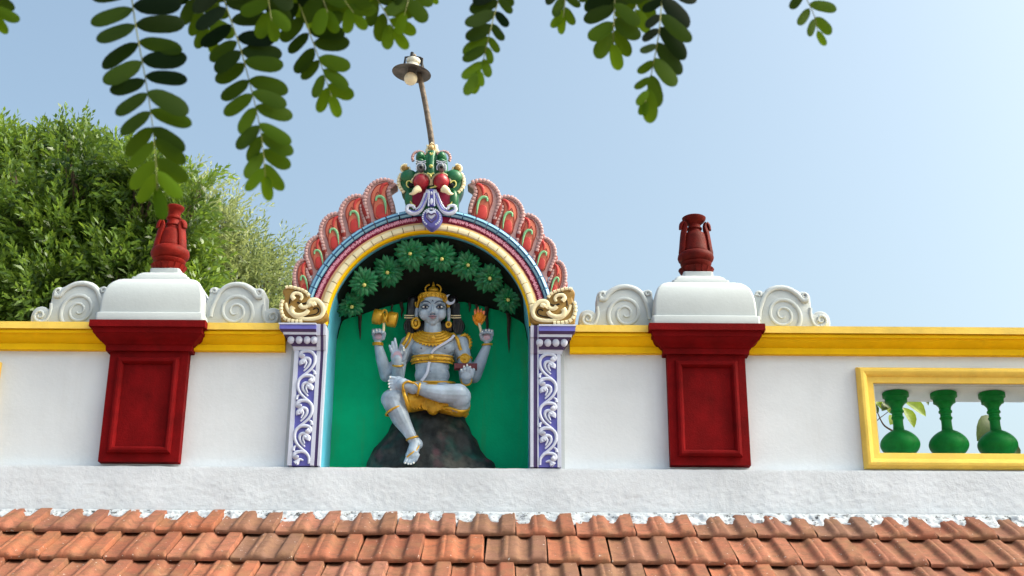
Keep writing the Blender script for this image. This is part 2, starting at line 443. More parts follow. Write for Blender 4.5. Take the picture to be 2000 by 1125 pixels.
hsn = N.new('ShaderNodeHueSaturation'); hsn.inputs['Saturation'].default_value = 1.06; hsn.inputs['Value'].default_value = .86; L_.new(c1, hsn.inputs['Color']); L_.new(hsn.outputs[0], bs.inputs['Base Color'])
bp = N.new('ShaderNodeBump'); bp.inputs['Strength'].default_value = .5; bp.inputs['Distance'].default_value = .004
L_.new(noi(110), bp.inputs['Height']); L_.new(bp.outputs[0], bs.inputs['Normal'])
roof = thing('tiled_roof', 'sloping roof of interlocking terracotta tiles below the white parapet', 'roof', (0, 4.9, CAM.z+.7))
o = obj('roof_tiles', tm, tilem, roof, smooth=50)
a = o.data.attributes.new('tile_tint', 'FLOAT', 'FACE')
if len(tcol) == len(o.data.polygons): a.data.foreach_set('value', tcol)
else: print('TINT MISMATCH', len(tcol), len(o.data.polygons))
b = MB()
f0 = Vector((0, 5.192, CAM.z+.884))
p1 = f0-ROW*.8-slope_n*.055; p2 = f0+ROW*6.4-slope_n*.055
b.loft([[(XL, p1.y, p1.z), (XR, p1.y, p1.z), (XR, p2.y, p2.z), (XL, p2.y, p2.z)], [(XL, p1.y, p1.z-.04), (XR, p1.y, p1.z-.04), (XR, p2.y, p2.z-.04), (XL, p2.y, p2.z-.04)]])
obj('roof_deck', b, M['bark'], roof)

# ---------------------------------------------------------------- parapet
par = thing('parapet_wall', 'white parapet wall with yellow cornice running behind the red piers', 'wall', (0, YW, z_band))
# openings (front edges measured at the frame's inner side)
oxl = Xof(1704, 752, YW); oz1 = Zof(1900, 751, YW); oz0 = Zof(1850, 894, YW)
oxr = oxl+1.05
lxr = Xof(-34, 760, YW); lxl = lxr-1.05
nl, nr = Xof(632, 700, YW)-.03, Xof(1035, 700, YW)+.03     # niche gap in the wall
zt_ = z_corn-.004
b = MB()
for (x0, x1) in ((XL, lxl), (lxr, nl), (nr, oxl), (oxr, XR)): b.box(x0, x1, YW, YBACK, z_band-.01, zt_)
for (x0, x1) in ((lxl, lxr), (oxl, oxr)):
    b.box(x0, x1, YW, YBACK, z_band-.01, oz0); b.box(x0, x1, YW, YBACK, oz1, zt_)
bm_ = b
obj('wall_face', b, M['wall'], par)
prof = [(634.7, .078), (648, .078), (648.3, .058), (650.5, .058), (651, .068), (656.5, .068), (657, .056), (661, .053), (667, .044), (673, .030), (677, .022), (678, .030), (689, .027), (693, .0)]
pz = [(Zof(1200, y, YW-p), p) for y, p in prof]
def cornice(name, x0, x1, pts, mt, parent, top=None):
    b = MB(); P = [(YW+.02, pts[0][0])]+[(YW-p, z) for z, p in pts]
    P = [(YBACK+.03, pts[0][0])]+[(YW-p, z) for z, p in pts]+[(YW+.004, pts[-1][0]), (YBACK+.03, pts[-1][0])]
    b.loft([[(x0, y, z) for y, z in P], [(x1, y, z) for y, z in P]])
    b.m = [1 if (i < 2) else 0 for i in range(len(P))]+[0, 0]
    return obj(name, b, [mt, M['paleyel']], parent, smooth=25)
pxl = [Xof(269, 907, YP), Xof(1388.5, 908, YP)]; HW = (Xof(1467, 908, YP)-Xof(1310, 908, YP))/2
nlc, nrc = Xof(560, 660, YW), Xof(1112, 660, YW)
for x0, x1 in ((XL, pxl[0]-HW+.01), (pxl[0]+HW-.01, nlc), (nrc, pxl[1]-HW+.01), (pxl[1]+HW-.01, XR)):
    cornice('cornice', x0, x1, pz, M['yel'], par)
def rect_frame(b, x0, x1, z0, z1, prof, Y):
    b.loft([[(x0+i, Y-p, z0+i), (x1-i, Y-p, z0+i), (x1-i, Y-p, z1-i), (x0+i, Y-p, z1-i)] for i, p in prof], True, False)
fw = .068
fprof = [(0, 0), (0, .016), (.004, .028), (.012, .036), (.022, .038), (.032, .034), (.040, .024), (.042, .018), (.066, .014), (.068, .012), (.068, -.012)]
for (x0, x1, dx) in ((oxl, oxr, 0), (lxl, lxr, 0)):
    b = MB(); rect_frame(b, x0-fw, x1+fw, oz0-.052, oz1+fw, fprof, YW-.001)
    obj('opening_frame', b, M['paleyel'], par, smooth=30)
    b = MB(); rect_frame(b, x0-.001, x1+.001, oz0-.001, oz1+.001, [(0, .005), (.005, .007), (.007, .004), (.007, -.012), (0, -.014)], YW)
    obj('inner_lip', b, M['plain'], par, smooth=30)

# ---------------------------------------------------------------- piers
def ringsq(xc, yc, h, z, rr=.0, n=5):
    if rr <= 0: return [(xc-h, yc-h, z), (xc+h, yc-h, z), (xc+h, yc+h, z), (xc-h, yc+h, z)]
    out = []
    for cx, cy, a0 in ((h-rr, h-rr, 0), (-h+rr, h-rr, 90), (-h+rr, -h+rr, 180), (h-rr, -h+rr, 270)):
        for k in range(n+1):
            a = R(a0+90*k/n); out.append((xc+cx+rr*math.cos(a), yc+cy+rr*math.sin(a), z))
    return out
def pier(pi, label, caplabel):
    xc = pxl[pi]; hc = HW; Yc = YP+hc
    xr, dyr = 1388, 0
    pr = thing('pier', label, 'pier', (xc, Yc, z_band), 'red panelled piers on the parapet')
    z0 = Zof(1388, 908.5, YP); zc = [(Zof(1385, y, YP-a), a) for y, a in [(691.5, .016), (681, .018), (679, .024), (672, .034), (664, .052), (657, .060), (656, .064), (648, .066), (645, .067), (644, .079), (631, .079)]]
    b = MB(); b.loft([ringsq(xc, Yc, hc, z0), ringsq(xc, Yc, hc, zc[0][0])]); obj('shaft', b, M['red'], pr)
    b = MB(); b.loft([ringsq(xc, Yc, hc-.02, zc[0][0])]+[ringsq(xc, Yc, hc+a, z) for z, a in zc]); obj('capital', b, M['red'], pr, smooth=25)
    b = MB(); px0 = .034
    rect_frame(b, xc-hc+px0, xc+hc-px0, z0+.034, zc[0][0]-.026, [(0, -.002), (0, .005), (.003, .014), (.012, .019), (.020, .018), (.028, .010), (.030, .003), (.030, -.004)], YP)
    obj('panel_moulding', b, M['red'], pr, smooth=30)
    # white cap
    spec = [(.229, 631), (.229, 617.5), (.2275, 616.5), (.219, 616), (.219, 606), (.2175, 594), (.2145, 582), (.209, 572), (.2, 563), (.188, 557), (.172, 553), (.155, 551.5), (.125, None), (.125, 547.2), (.1235, 546.6), (.114, None), (.111, 544), (.105, 541.5), (.095, 539.5), (.09, 538.8), (.066, None), (.066, 530.5), (.064, 530), (0.02, None)]
    rings = []; z = 0
    for h, y in spec:
        if y is not None: z = Zof(1384, y, Yc-h)
        rings.append(ringsq(xc, Yc, h, z, min(.012, h*.3)))
    b = MB(); b.loft(rings); obj('white_cap', b, M['plain'], pr, smooth=40)
    return xc, Yc, z
pA = pier(0, 'dark red panelled pier to the left of the statue niche', 'white stepped cap of the left red pier, below the vase in front of the tree')
pB = pier(1, 'dark red panelled pier to the right of the statue niche', 'white stepped cap of the right red pier, below the vase against open sky')

# ---------------------------------------------------------------- vases
def vase(base, prof, y0px, label, leafrot, bcol, leafh, lr, xpx):
    xc, Yc, zb = base; Zp = lambda y: Zof(xpx, y, Yc)-Zof(xpx, y0px, Yc)
    v = thing('vase_finial', label, 'vase', (xc, Yc, zb), 'dark red vase finials on the pier caps')
    b = MB(); b.lathe([(r*U*1.03, Zp(y)) for r, y in prof], (xc, Yc, zb+.002), 36)
    obj('vase_body', b, bcol, v, smooth=40)
    # scalloped petals: hanging fringe under the bulge and upright above it
    b = MB()
    n = 16
    for k in range(n):
        a = 2*math.pi*k/n
        for (ra, rb, ya, yb, wd) in ((33.5, 25, 12, -3, 6.2), (27.5, 26.5, 35, 42, 5)):
            ca, sa = math.cos(a), math.sin(a)
            pts = []
            for t_, ww in ((0, 1), (.5, .95), (.8, .6), (1, .05)):
                rr = (ra+(rb-ra)*t_)*U*1.06; z = zb+(Zp(y0px-ya)+(Zp(y0px-yb)-Zp(y0px-ya))*t_)
                pts.append([(xc+rr*ca-sa*ww*wd*U*q, Yc+rr*sa+ca*ww*wd*U*q, z) for q in (-1, 0, 1)])
            inner = [[(xc+(p[0]-xc)*.85, Yc+(p[1]-Yc)*.85, p[2]) for p in row] for row in pts]
            b.loft([r_+i_[::-1] for r_, i_ in zip(pts, inner)])
    obj('petal_fringe', b, bcol, v)
    for lr_ in leafrot:
        a = R(lr_); d = Vector((math.cos(a), math.sin(a), 0)); b = MB()
        h0, h1 = y0px-42, y0px-leafh
        P = [(lr*1.02, h0+9), (lr*1.12, h0+1), (lr*1.05, h0-12), (lr*.92, h1+20), (lr*.80, h1+7), (lr*.90, h1-1), (lr*1.08, h1+3), (lr*1.16, h1+12)]
        pth = smooth_path([Vector((xc, Yc, zb))+d*(r_*U)+Vector((0, 0, Zp(y))) for r_, y in P], 4)
        n_ = len(pth); rad = [U*(11.5*math.sin(math.pi*min(1, .22+.62*i/n_))**.8*(1-.45*i/n_)+1.2) for i in range(n_)]
        b.tube(pth, rad, 10, .55, nrm=d)
        obj('curled_leaf', b, bcol, v, smooth=60)
    return v
vase(pA, [(17, 520), (18, 516), (15, 513.5), (20, 511), (26, 506), (31, 500), (31.5, 497.5), (28.5, 496.5), (33, 494), (36.5, 489), (37.5, 484), (36, 478), (32, 474), (26.5, 472), (27, 468.5), (25.5, 466), (25, 455), (22.5, 445), (19.5, 439), (13.5, 435), (12.5, 431), (14.5, 429), (14.5, 427), (12, 424), (12, 418), (15, 416), (15, 413.5), (12, 411), (12.5, 404), (16, 400), (18.5, 397), (19, 393.5), (17, 392), (13, 393)], 520,
     'brick red vase finial on the left pier cap with the leafy tree behind it', (335, 212, 90), M['redvase'], 95, 27, 335)
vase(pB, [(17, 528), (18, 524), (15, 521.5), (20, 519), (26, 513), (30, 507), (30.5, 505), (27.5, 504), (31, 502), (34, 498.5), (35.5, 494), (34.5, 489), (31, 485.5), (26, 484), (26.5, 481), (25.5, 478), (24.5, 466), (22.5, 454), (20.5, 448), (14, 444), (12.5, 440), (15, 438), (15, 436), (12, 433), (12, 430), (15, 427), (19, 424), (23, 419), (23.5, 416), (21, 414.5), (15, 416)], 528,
     'brick red vase finial with backlit shade painted into its colour on the right pier cap against open sky', (352, 198, 95), M['redvase_shaded'], 100, 27, 1362)

# ---------------------------------------------------------------- white scroll ornaments
YSC = YW-.02
def scpt(x, y): return W(1120+x/9.378, 530+y/9.378, YSC)
O = scpt(1410, 975)
def sp(x, y): p = scpt(x, y)-O; return (p.x, p.z)
outl = [(150, 975), (100, 900), (90, 780), (120, 680), (180, 630), (260, 612), (340, 628), (392, 665), (408, 600), (415, 500), (418, 420), (420, 340), (460, 282), (530, 255), (600, 262), (680, 215), (780, 165), (880, 143), (1000, 145), (1120, 175), (1200, 220), (1260, 270), (1330, 245), (1400, 265), (1432, 330), (1450, 420), (1490, 520), (1507, 620), (1500, 720), (1470, 850), (1410, 975)]
def scroll(bx, bz, mir, label):
    s_ = -1 if mir else 1
    o = thing('scroll_ornament', label, 'scroll', (bx, YSC+.04, bz), 'white plaster scrolls beside the pier caps')
    T = lambda x, y: (bx+s_*sp(x, y)[0], bz+sp(x, y)[1])
    ou = smooth_path([Vector((T(x, y)[0], 0, T(x, y)[1])) for x, y in outl], 3)
    b = MB(); b.slab([(p.x, p.z) for p in ou], YSC, .10, .007); obj('scroll_body', b, M['plain'], o, smooth=50)
    b = MB()
    def stroke(P, r0, r1, dy=0, fl=.55):
        pth = smooth_path([Vector((T(x, y)[0], YSC-dy, T(x, y)[1])) for x, y in P], 4); n = len(pth)
        b.tube(pth, [U/9.378*9.0*(r0+(r1-r0)*i/(n-1)) for i in range(n)], 10, fl)
    k = 1/9.378*1.06
    def spiral(cx, cy, r0, r1, a0, turns, w0, w1, dy=0):
        n = int(abs(turns)*14)
        stroke([(cx+(r0+(r1-r0)*(i/n)**.8)*math.cos(R(a0)+2*math.pi*turns*i/n), cy+(r0+(r1-r0)*(i/n)**.8)*math.sin(R(a0)+2*math.pi*turns*i/n)) for i in range(n+1)], w0, w1, dy)
    spiral(950, 690, 355, 40, 125, 2.05, 4.6, 1.8, .001)
    stroke([(470, 420), (560, 430), (640, 330), (780, 235), (940, 205), (1100, 235), (1230, 330), (1300, 460), (1370, 640), (1390, 800)], 5.4, 4.2, .003)
    spiral(530, 345, 70, 12, 90, 1.2, 3.4, 1.6, .004)
    spiral(1350, 330, 62, 12, 20, -1.2, 3.0, 1.5, .004)
    spiral(255, 780, 118, 22, 80, 1.35, 3.6, 1.8, .002)
    stroke([(430, 560), (440, 700), (400, 850), (330, 900), (240, 905)], 3, 3.4, .001)
    stroke([(480, 935), (600, 915), (720, 965)], 3.4, 2, .001)
    obj('scroll_relief', b, M['plain'], o, smooth=70)
zsb = z_corn+.001
Lg = abs(sp(90, 780)[0])
def atx(px, py): return Xof(px, py, YSC)
scroll(atx(199, 628), zsb, False, 'white plaster scroll left of the left pier cap, outermost on the left')
scroll(atx(409, 631), zsb, True, 'white plaster scroll between the left pier cap and the arched niche')
scroll(atx(1271, 634), zsb, False, 'white plaster scroll between the arched niche and the right pier cap')
scroll(atx(1482, 636), zsb, True, 'white plaster scroll right of the right pier cap, outermost on the right')

# ---------------------------------------------------------------- balusters
YBL = (YW+YBACK)/2-.01
def baluster(px, label):
    c = W(px, 856, YBL); zz = lambda y: Zof(px, y, YBL)
    v = thing('baluster', label, 'baluster', (c.x, YBL, oz0), 'green bulbous balusters in the parapet openings')
    base = zz(890)
    P = [(19, 890.5), (18, 887), (13, 882), (12, 880)]
    bulge = [(12+24.5*math.sin(math.pi*t)**.75, 880-50*t) for t in [i/16 for i in range(1, 16)]]
    P2 = [(10.5, 829), (9.5, 820), (9.5, 811), (11.5, 808.5), (12, 806.5), (10, 804), (10, 799), (12.5, 797), (12.5, 794.5), (10.5, 792), (11.5, 787), (17, 781), (20.5, 779.5), (20.5, 774), (21.5, 771), (24.5, 769.5), (24.5, 762.5), (22, 761)]
    top = oz1; zr = [(r*U*1.03, zz(y)) for r, y in P+bulge+P2]
    zmax = zr[-1][1]; zmin = zr[0][1]
    zr = [(r, oz0+(z-zmin)/(zmax-zmin)*(top-oz0)) for r, z in zr]
    b = MB(); b.lathe([(r, z-oz0) for r, z in zr], (c.x, YBL, oz0), 40); obj('baluster_body', b, M['dgreen'], v, smooth=35)
    return v
b1 = baluster(1757, 'green baluster nearest the left side of the opening on the right')
proto_x = b1.location.x
step = Xof(1852, 856, YBL)-proto_x
for i, lb in ((1, 'middle one of the three green balusters in view in the opening on the right'), (2, 'green baluster at the right edge of the photo with a broad leaf behind it'), (3, 'green baluster beyond the right edge of the photo')):
    c = copy_tree(b1); c.location.x = proto_x+step*i; c['label'] = lb
for i in range(3):
    c = copy_tree(b1); c.location.x = lxr-.13-step*i; c['label'] = ['green baluster nearest the right side of the left opening', 'second green baluster from the right side of the left opening', 'green baluster third from the right side of the left opening'][i]
    c['group'] = 'green balusters beyond the left edge'
# ================================================================== ARCHED NICHE
YN = 5.395                                          # front plane of the arch bands
AC = W(836, 636, YN); ACx, ACz = AC.x, AC.z; R0 = .436
YNB = 5.715                                         # face of the niche's back wall
niche = thing('arched_niche', 'arched niche with cream, maroon and blue bands and a crest of red flame leaves', 'niche', (ACx, YN, z_band))
def arcpts(r, n=72, a0=0, a1=180): return [(ACx+r*math.cos(R(a0+(a1-a0)*i/n)), ACz+r*math.sin(R(a0+(a1-a0)*i/n))) for i in range(n+1)]
ztop0 = z_band+.002
# masonry body of the arch (ring) standing on the parapet, with the intrados
b = MB()
rin, rout = R0, R0+.112
A, B = arcpts(rin), arcpts(rout)
b.loft([[(a[0], YN+.03, a[1]) for a in A], [(q[0], YN+.03, q[1]) for q in B], [(q[0], YBACK+.10, q[1]) for q in B], [(a[0], YBACK+.10, a[1]) for a in A]], False, False)
obj('arch_body', b, M['dark'], niche, smooth=40)
b = MB(); A = [(ACx+rin-.004, ztop0)]+arcpts(rin-.004)+[(ACx-rin+.004, ztop0)]
b.loft([[(a[0], YN+.022, a[1]) for a in A], [(a[0], YNB, a[1]) for a in A]], False, False)
obj('niche_reveal', b, M['sky'], niche, smooth=40)
b = MB()
for sgn in (-1, 1):      # jamb masonry behind the pilasters
    x0, x1 = ACx+sgn*(rin-.003), ACx+sgn*(rin+.145)
    b.box(min(x0, x1), max(x0, x1), YN+.03, YBACK+.02, z_band-.005, ACz+.001)
split_islands(obj('jamb', b, M['plain'], niche))
b = MB(); A = [(ACx+rin+.01, ztop0)]+arcpts(rin+.01)+[(ACx-rin-.01, ztop0)]
b.slab(A, YNB, .06, .001); obj('back_wall', b, M['green'], niche, smooth=0)

def band(name, prof, mats, blocks=1, gap=0, a0=0, a1=180, ends=True, skip=None):
    """prof: list of (r, depth behind YN); mats: material index per strip"""
    b = MB(); n = max(3, int(140/blocks))
    for k in range(blocks):
        s0 = a0+(a1-a0)*(k+gap/2)/blocks; s1 = a0+(a1-a0)*(k+1-gap/2)/blocks
        if skip and skip((s0+s1)/2): continue
        rings = []
        for (r, d) in prof:
            rings.append([(ACx+r*math.cos(R(s0+(s1-s0)*i/n)), YN+d, ACz+r*math.sin(R(s0+(s1-s0)*i/n))) for i in range(n+1)])
        o = len(b.v); m_ = n+1; b.v += [p for rg in rings for p in rg]
        for i in range(len(rings)-1):
            for j in range(n): b.f.append([o+i*m_+j, o+i*m_+j+1, o+(i+1)*m_+j+1, o+(i+1)*m_+j]); b.m.append(prof_m[i])
        if gap:
            for j in (0, n): b.f.append([o+i*m_+j for i in range(len(rings))]); b.m.append(prof_m[len(rings)//2])
    return obj(name, b, mats, niche, smooth=40)
# yellow underside strip + peach/cream moulding
prof_m = [0, 0, 1, 1]; band('yellow_strip', [(R0-.005, .022), (R0-.005, .001), (R0+.003, -.006), (R0+.010, .004), (R0+.02, .03)], [M['yel'], M['peach']])
prof_m = [1, 1, 0, 0, 0]; band('peach_moulding', [(R0+.004, .02), (R0+.006, -.004), (R0+.029, -.007), (R0+.044, .004), (R0+.046, .02), (R0+.05, .03)], [M['peach'], M['ochre']])
prof_m = [0]*6; band('cream_block_band', [(R0+.0035, .0), (R0+.004, -.011), (R0+.007, -.016), (R0+.020, -.018), (R0+.028, -.014), (R0+.030, -.004), (R0+.029, .0)], [M['cream']], 29, .075)
prof_m = [0]*4; band('maroon_band', [(R0+.042, .02), (R0+.044, .004), (R0+.058, -.001), (R0+.074, .003), (R0+.078, .03)], [M['maroon']])
prof_m = [0, 1, 0, 1, 0, 0]; band('blue_block_band', [(R0+.075, .02), (R0+.078, .000), (R0+.086, -.009), (R0+.093, -.012), (R0+.103, -.008), (R0+.109, .002), (R0+.110, .03)], [M['navy'], M['lblue']], 29, .10)
# pink squiggles raised on the maroon band
rnd = random.Random(11); b = MB(); k = 0
a_ = 4
while a_ < 176:
    if not 80 < a_ < 97:
        rr = R0+.059; n = rnd.randint(4, 6); P = []
        for i in range(n):
            P.append((a_+i*.42+rnd.uniform(-.3, .3), rr+(.009 if (i+k) % 2 else -.008)*rnd.uniform(.6, 1.1)))
        P = smooth_path([Vector((ACx+r*math.cos(R(a)), YN-.003, ACz+r*math.sin(R(a)))) for a, r in P], 3)
        b.tube(P, .0021, 5, .8)
    a_ += rnd.uniform(1.0, 1.6); k += 1
split_islands(obj('pink_tracery', b, M['pink'], niche, smooth=60), .03)

# ---- flame leaves, traced once (first flame left of the crown), then fitted to their place
def FZ(x, y): return (560+x/3.629, 330+y/3.629)
fo = [(768, 285), (770, 230), (757, 180), (742, 135), (740, 112), (762, 96), (790, 76), (748, 52), (700, 36), (645, 42), (592, 72), (552, 118), (538, 172), (548, 215), (566, 255), (574, 305), (572, 400), (660, 420), (764, 360)]
fa = W(*FZ(672, 300), YN)                      # foot of the traced flame
def fl_loc(x, y): p = W(*FZ(x, y), YN)-fa; return p.x, p.z
fang = math.atan2(fa.z-ACz, fa.x-ACx)          # its direction from the arch centre
def flame(i, side, ang, sx, sy, lean, red_on):
    scale = math.sqrt(sx*sy)
    """ang: degrees from vertical"""
    th = R(90+ang) if side < 0 else R(90-ang)
    base = Vector((ACx+(R0+.112)*math.cos(th), ACz+(R0+.112)*math.sin(th)))
    rot = R(lean)
    def T(x, y):
        u, v = fl_loc(x, y); u, v = u*sx, v*sy
        u, v = u*math.cos(rot)-v*math.sin(rot), u*math.sin(rot)+v*math.cos(rot)
        if side > 0: u = -u
        return (base.x+u, base.y+v)
    yf = YN+.012+.004*i
    ou = smooth_path([Vector((T(x, y)[0], 0, T(x, y)[1])) for x, y in fo], 3)
    b = MB(); b.slab([(p.x, p.z) for p in ou], yf, .07, .006); fl = obj('flame_leaf', b, M['palepink'], niche, smooth=50)
    def st(name, P, r, m_, dy=.002, fl_=.5, taper=True):
        pth = smooth_path([Vector((T(x, y)[0], yf-dy, T(x, y)[1])) for x, y in P], 4); n = len(pth)
        rr = [scale*U*(r*(math.sin(math.pi*(.12+.86*j/(n-1)))**.6 if taper else 1)) for j in range(n)]
        b = MB(); b.tube(pth, rr, 8, fl_); obj(name, b, m_, fl, smooth=60)
    # salmon body (raised inner leaf)
    inn = [(735, 290), (728, 235), (712, 180), (705, 130), (722, 95), (728, 78), (700, 72), (655, 80), (622, 105), (600, 145), (596, 190), (608, 235), (622, 300), (650, 312)]
    ou = smooth_path([Vector((T(x, y)[0], 0, T(x, y)[1])) for x, y in inn], 3)
    b = MB(); b.slab([(p.x, p.z) for p in ou], yf-.006, .03, .004); obj('inner_leaf', b, M['salmon'], fl, smooth=50)
    pth = smooth_path([Vector((T(x, y)[0], yf-.006, T(x, y)[1])) for x, y in inn], 3, True); b = MB(); b.tube(pth, .0019*scale, 6, .8, closed=True)
    pth = smooth_path([Vector((T(x, y)[0], yf-.007, T(x, y)[1])) for x, y in [(618, 300), (612, 240), (622, 180), (645, 130), (668, 160), (690, 172), (714, 205), (722, 260), (724, 292)]], 4); b.tube(pth, .0015*scale, 6, .8)
    obj('dark_outline', b, M['dred'], fl, smooth=60)
    low = [(712, 295), (700, 250), (682, 215), (655, 212), (632, 235), (628, 290), (660, 308)]
    lw = smooth_path([Vector((T(x, y)[0], 0, T(x, y)[1])) for x, y in low], 3, True); b = MB(); b.slab([(p.x, p.z) for p in lw], yf-.009, .02, .003); obj('red_heart', b, M['flred'], fl, smooth=50)
    st('red_groove', [(722, 72), (690, 85), (672, 112), (668, 150)], 3.6, M['flred'], .008)
    st('green_curl', [(632, 190), (640, 166), (668, 162), (690, 180), (700, 215), (700, 280)], 3.1, M['mint'], .011, .7)
    b = MB()
    for P in ([(568, 305), (558, 250), (546, 195), (558, 132), (594, 84), (648, 52), (704, 46), (752, 60), (780, 76)], [(752, 270), (752, 225), (738, 175), (722, 125), (738, 92)]):
        pth = smooth_path([Vector((T(x, y)[0], yf-.004, T(x, y)[1])) for x, y in P], 6)
        tot = sum((pth[j+1]-pth[j]).length for j in range(len(pth)-1)); step = .0165*scale**.5; d = 0; nxt = 0
        j = 0; seg = []
        for j in range(len(pth)-1):
            q0, q1 = pth[j], pth[j+1]; l = (q1-q0).length
            while nxt <= d+l and l > 0:
                seg.append(q0+(q1-q0)*((nxt-d)/l)); nxt += step
            d += l
        for j in range(len(seg)-1):
            q0, q1 = seg[j], seg[j+1]; t_ = (q1-q0)
            b.tube([q0+t_*.05, q0+t_*.12, q0+t_*.86, q0+t_*.92], [3.8*U*scale**.8, 4.4*U*scale**.8, 4.4*U*scale**.8, 3.8*U*scale**.8], 8, .5)
    obj('pink_edge_blocks', b, M['palepink'], fl, smooth=50)
    # dark red ribbon in the gap towards the next, lower flame
    if red_on:
        st('red_ribbon', [(575, 345), (566, 300), (548, 250), (535, 200), (528, 168)], 7.5, M['dred'], -.004, .8)
specs = [(23.3, .97, 1.06, 2), (37, .86, 1.0, 3), (49, .80, .96, 6), (60.5, .70, .86, 9), (75.5, .54, 1.0, 10)]
for side in (-1, 1):
    for i, (an, sx_, sy_, ln_) in enumerate(specs): flame(i, side, an, sx_, sy_, ln_, i < 5)

# ---------------------------------------------------------------- pilasters
def pilaster(side, label):
    if side < 0:
        X = lambda x, y=707: W(x, y, YN).x
        xe = [X(574), X(582.5), X(617.5), X(625), X(631), X(635.5)]
    else:
        X = lambda x, y=760: W(x, y, YN).x
        xe = [X(1095.5), X(1088), X(1052), X(1049.5), X(1042), X(1036)]
    t_ = thing('pilaster', label, 'pilaster', ((xe[0]+xe[-1])/2, YN, z_band))
    zc0 = Zof(1000, 687 if side < 0 else 691, YN); zc1 = Zof(600, 631, YN-.06) if side < 0 else Zof(1080, 634, YN-.06)
    mm = [M['palelav'], M['lav'], M['palelav'], M['purple'], M['palelav']]
    base = z_band+.002
    def bx(name, a, c, d, m_, z0=base, z1=zc0, par_=t_):
        b = MB(); b.box(min(a, c), max(a, c), YN-d, YN+.04, z0, z1); return obj(name, b, m_, par_)
    bx('outer_border', xe[0], xe[1], .002, mm[0]); pn = bx('blue_panel', xe[1], xe[2], -.004, mm[1])
    bx('inner_border', xe[2], xe[3], .002, mm[2]); bx('purple_stripe', xe[3], xe[4], -.001, mm[3]); bx('edge_border', xe[4], xe[5]+(0 if side < 0 else -0), .002, mm[4])
    # foliage relief: alternating S-scrolls
    b = MB(); xa, xb = xe[1], xe[2]; wd = abs(xb-xa); H = zc0-base; nU = 4.55; uh = H/nU
    k = 0
    while k < nU:
        flip = (k % 2 == 1) ^ (side > 0)
        def T(u, v, d=.004):
            uu = 1-u if flip else u
            return Vector((min(xa, xb)+wd*uu, YN-d+.002, zc0-uh*(k+v)))
        def st(P, r0, r1, d=.004, fl=.6):
            P = [p for p in P if zc0-uh*(k+p[1]) > base+.004]
            if len(P) < 2: return
            pth = smooth_path([T(u, v, d) for u, v in P], 4); n = len(pth)
            b.tube(pth, [1.35*U*(r0+(r1-r0)*i/(n-1)) for i in range(n)], 8, fl)
        st([(.30, .30), (.12, .22), (.14, .08), (.38, .02), (.68, .05), (.90, .22), (.93, .48), (.78, .72), (.5, .92), (.25, 1.06), (.10, 1.25)], 3.0, 1.6)
        st([(.30, .20), (.22, .24), (.26, .16)], 4.2, 3.2, .006)
        st([(.22, .58), (.18, .48), (.30, .40), (.42, .32), (.62, .36), (.66, .52), (.52, .70), (.34, .84)], 3.8, 1.2)
        st([(.30, .50), (.40, .44), (.46, .54), (.36, .72)], 2.6, 1.0, .007)
        st([(.82, .80), (.93, .86), (.96, .98)], 1.2, 2.4)
        k += 1
    obj('foliage_relief', b, M['palelav'], pn, smooth=60)
    # capital
    sg = -1 if side < 0 else 1
    cap_ = []
    yy = ([(687, .004), (680, .006), (679, .010), (675, .012), (657, .036), (656, .044), (651, .046), (650.5, .048), (645, .060), (634.5, .060), (634.3, .064), (631, .064)])
    zs = [zc0+(zc1-zc0)*(687-y)/(687-631) for y, _ in yy]; msx = [0, 0, 1, 1, 1, 0, 0, 1, 2, 0, 0, 0]
    xi = xe[2]
    rings = []
    for (y, p), z in zip(yy, zs):
        xo = xe[0]+sg*p*1.0
        rings.append([(xo, YN-p, z), (xi, YN-p, z), (xi, YN+.05, z), (xo, YN+.05, z)])
    b = MB(); b.loft(rings, True, True, ms=msx); cp = obj('capital', b, [M['palelav'], M['purple'], M['lav']], t_, smooth=20)
    b = MB(); zm = zc0+(zc1-zc0)*(687-665.5)/56
    for q in range(4):
        xx = xe[0]+sg*.026-sg*(.012+q*.0345)
        if side < 0: xx = min(xx, xi-.010)
        b.ell((xx, YN-.026, zm), .0155, .012, .0185, 14)
    obj('disc_frieze', b, M['palelav'], cp, smooth=60)
    # stripes carry on up the inner side of the capital, flared
    for (a, c, m_, q, nm) in ((xe[2], xe[3], M['palelav'], .030, 'inner_border'), (xe[3], xe[4], M['purple'], .027, 'purple_stripe'), (xe[4], xe[5], M['palelav'], .030, 'edge_border')):
        b = MB(); rings = []
        for z, p in ((zc0, .006), (zc0+(zc1-zc0)*.55, q), (zc0+(zc1-zc0)*.56, q+.01), (zc1, q+.02)):
            x_0, x_1 = min(a, c), max(a, c); rings.append([(x_0, YN-p, z), (x_1, YN-p, z), (x_1, YN+.05, z), (x_0, YN+.05, z)])
        b.loft(rings); obj(nm, b, m_, cp)
    return t_
pilaster(-1, 'lavender and white pilaster with foliage scrolls on the left of the niche')
pilaster(1, 'lavender and white pilaster with foliage scrolls on the right of the niche')

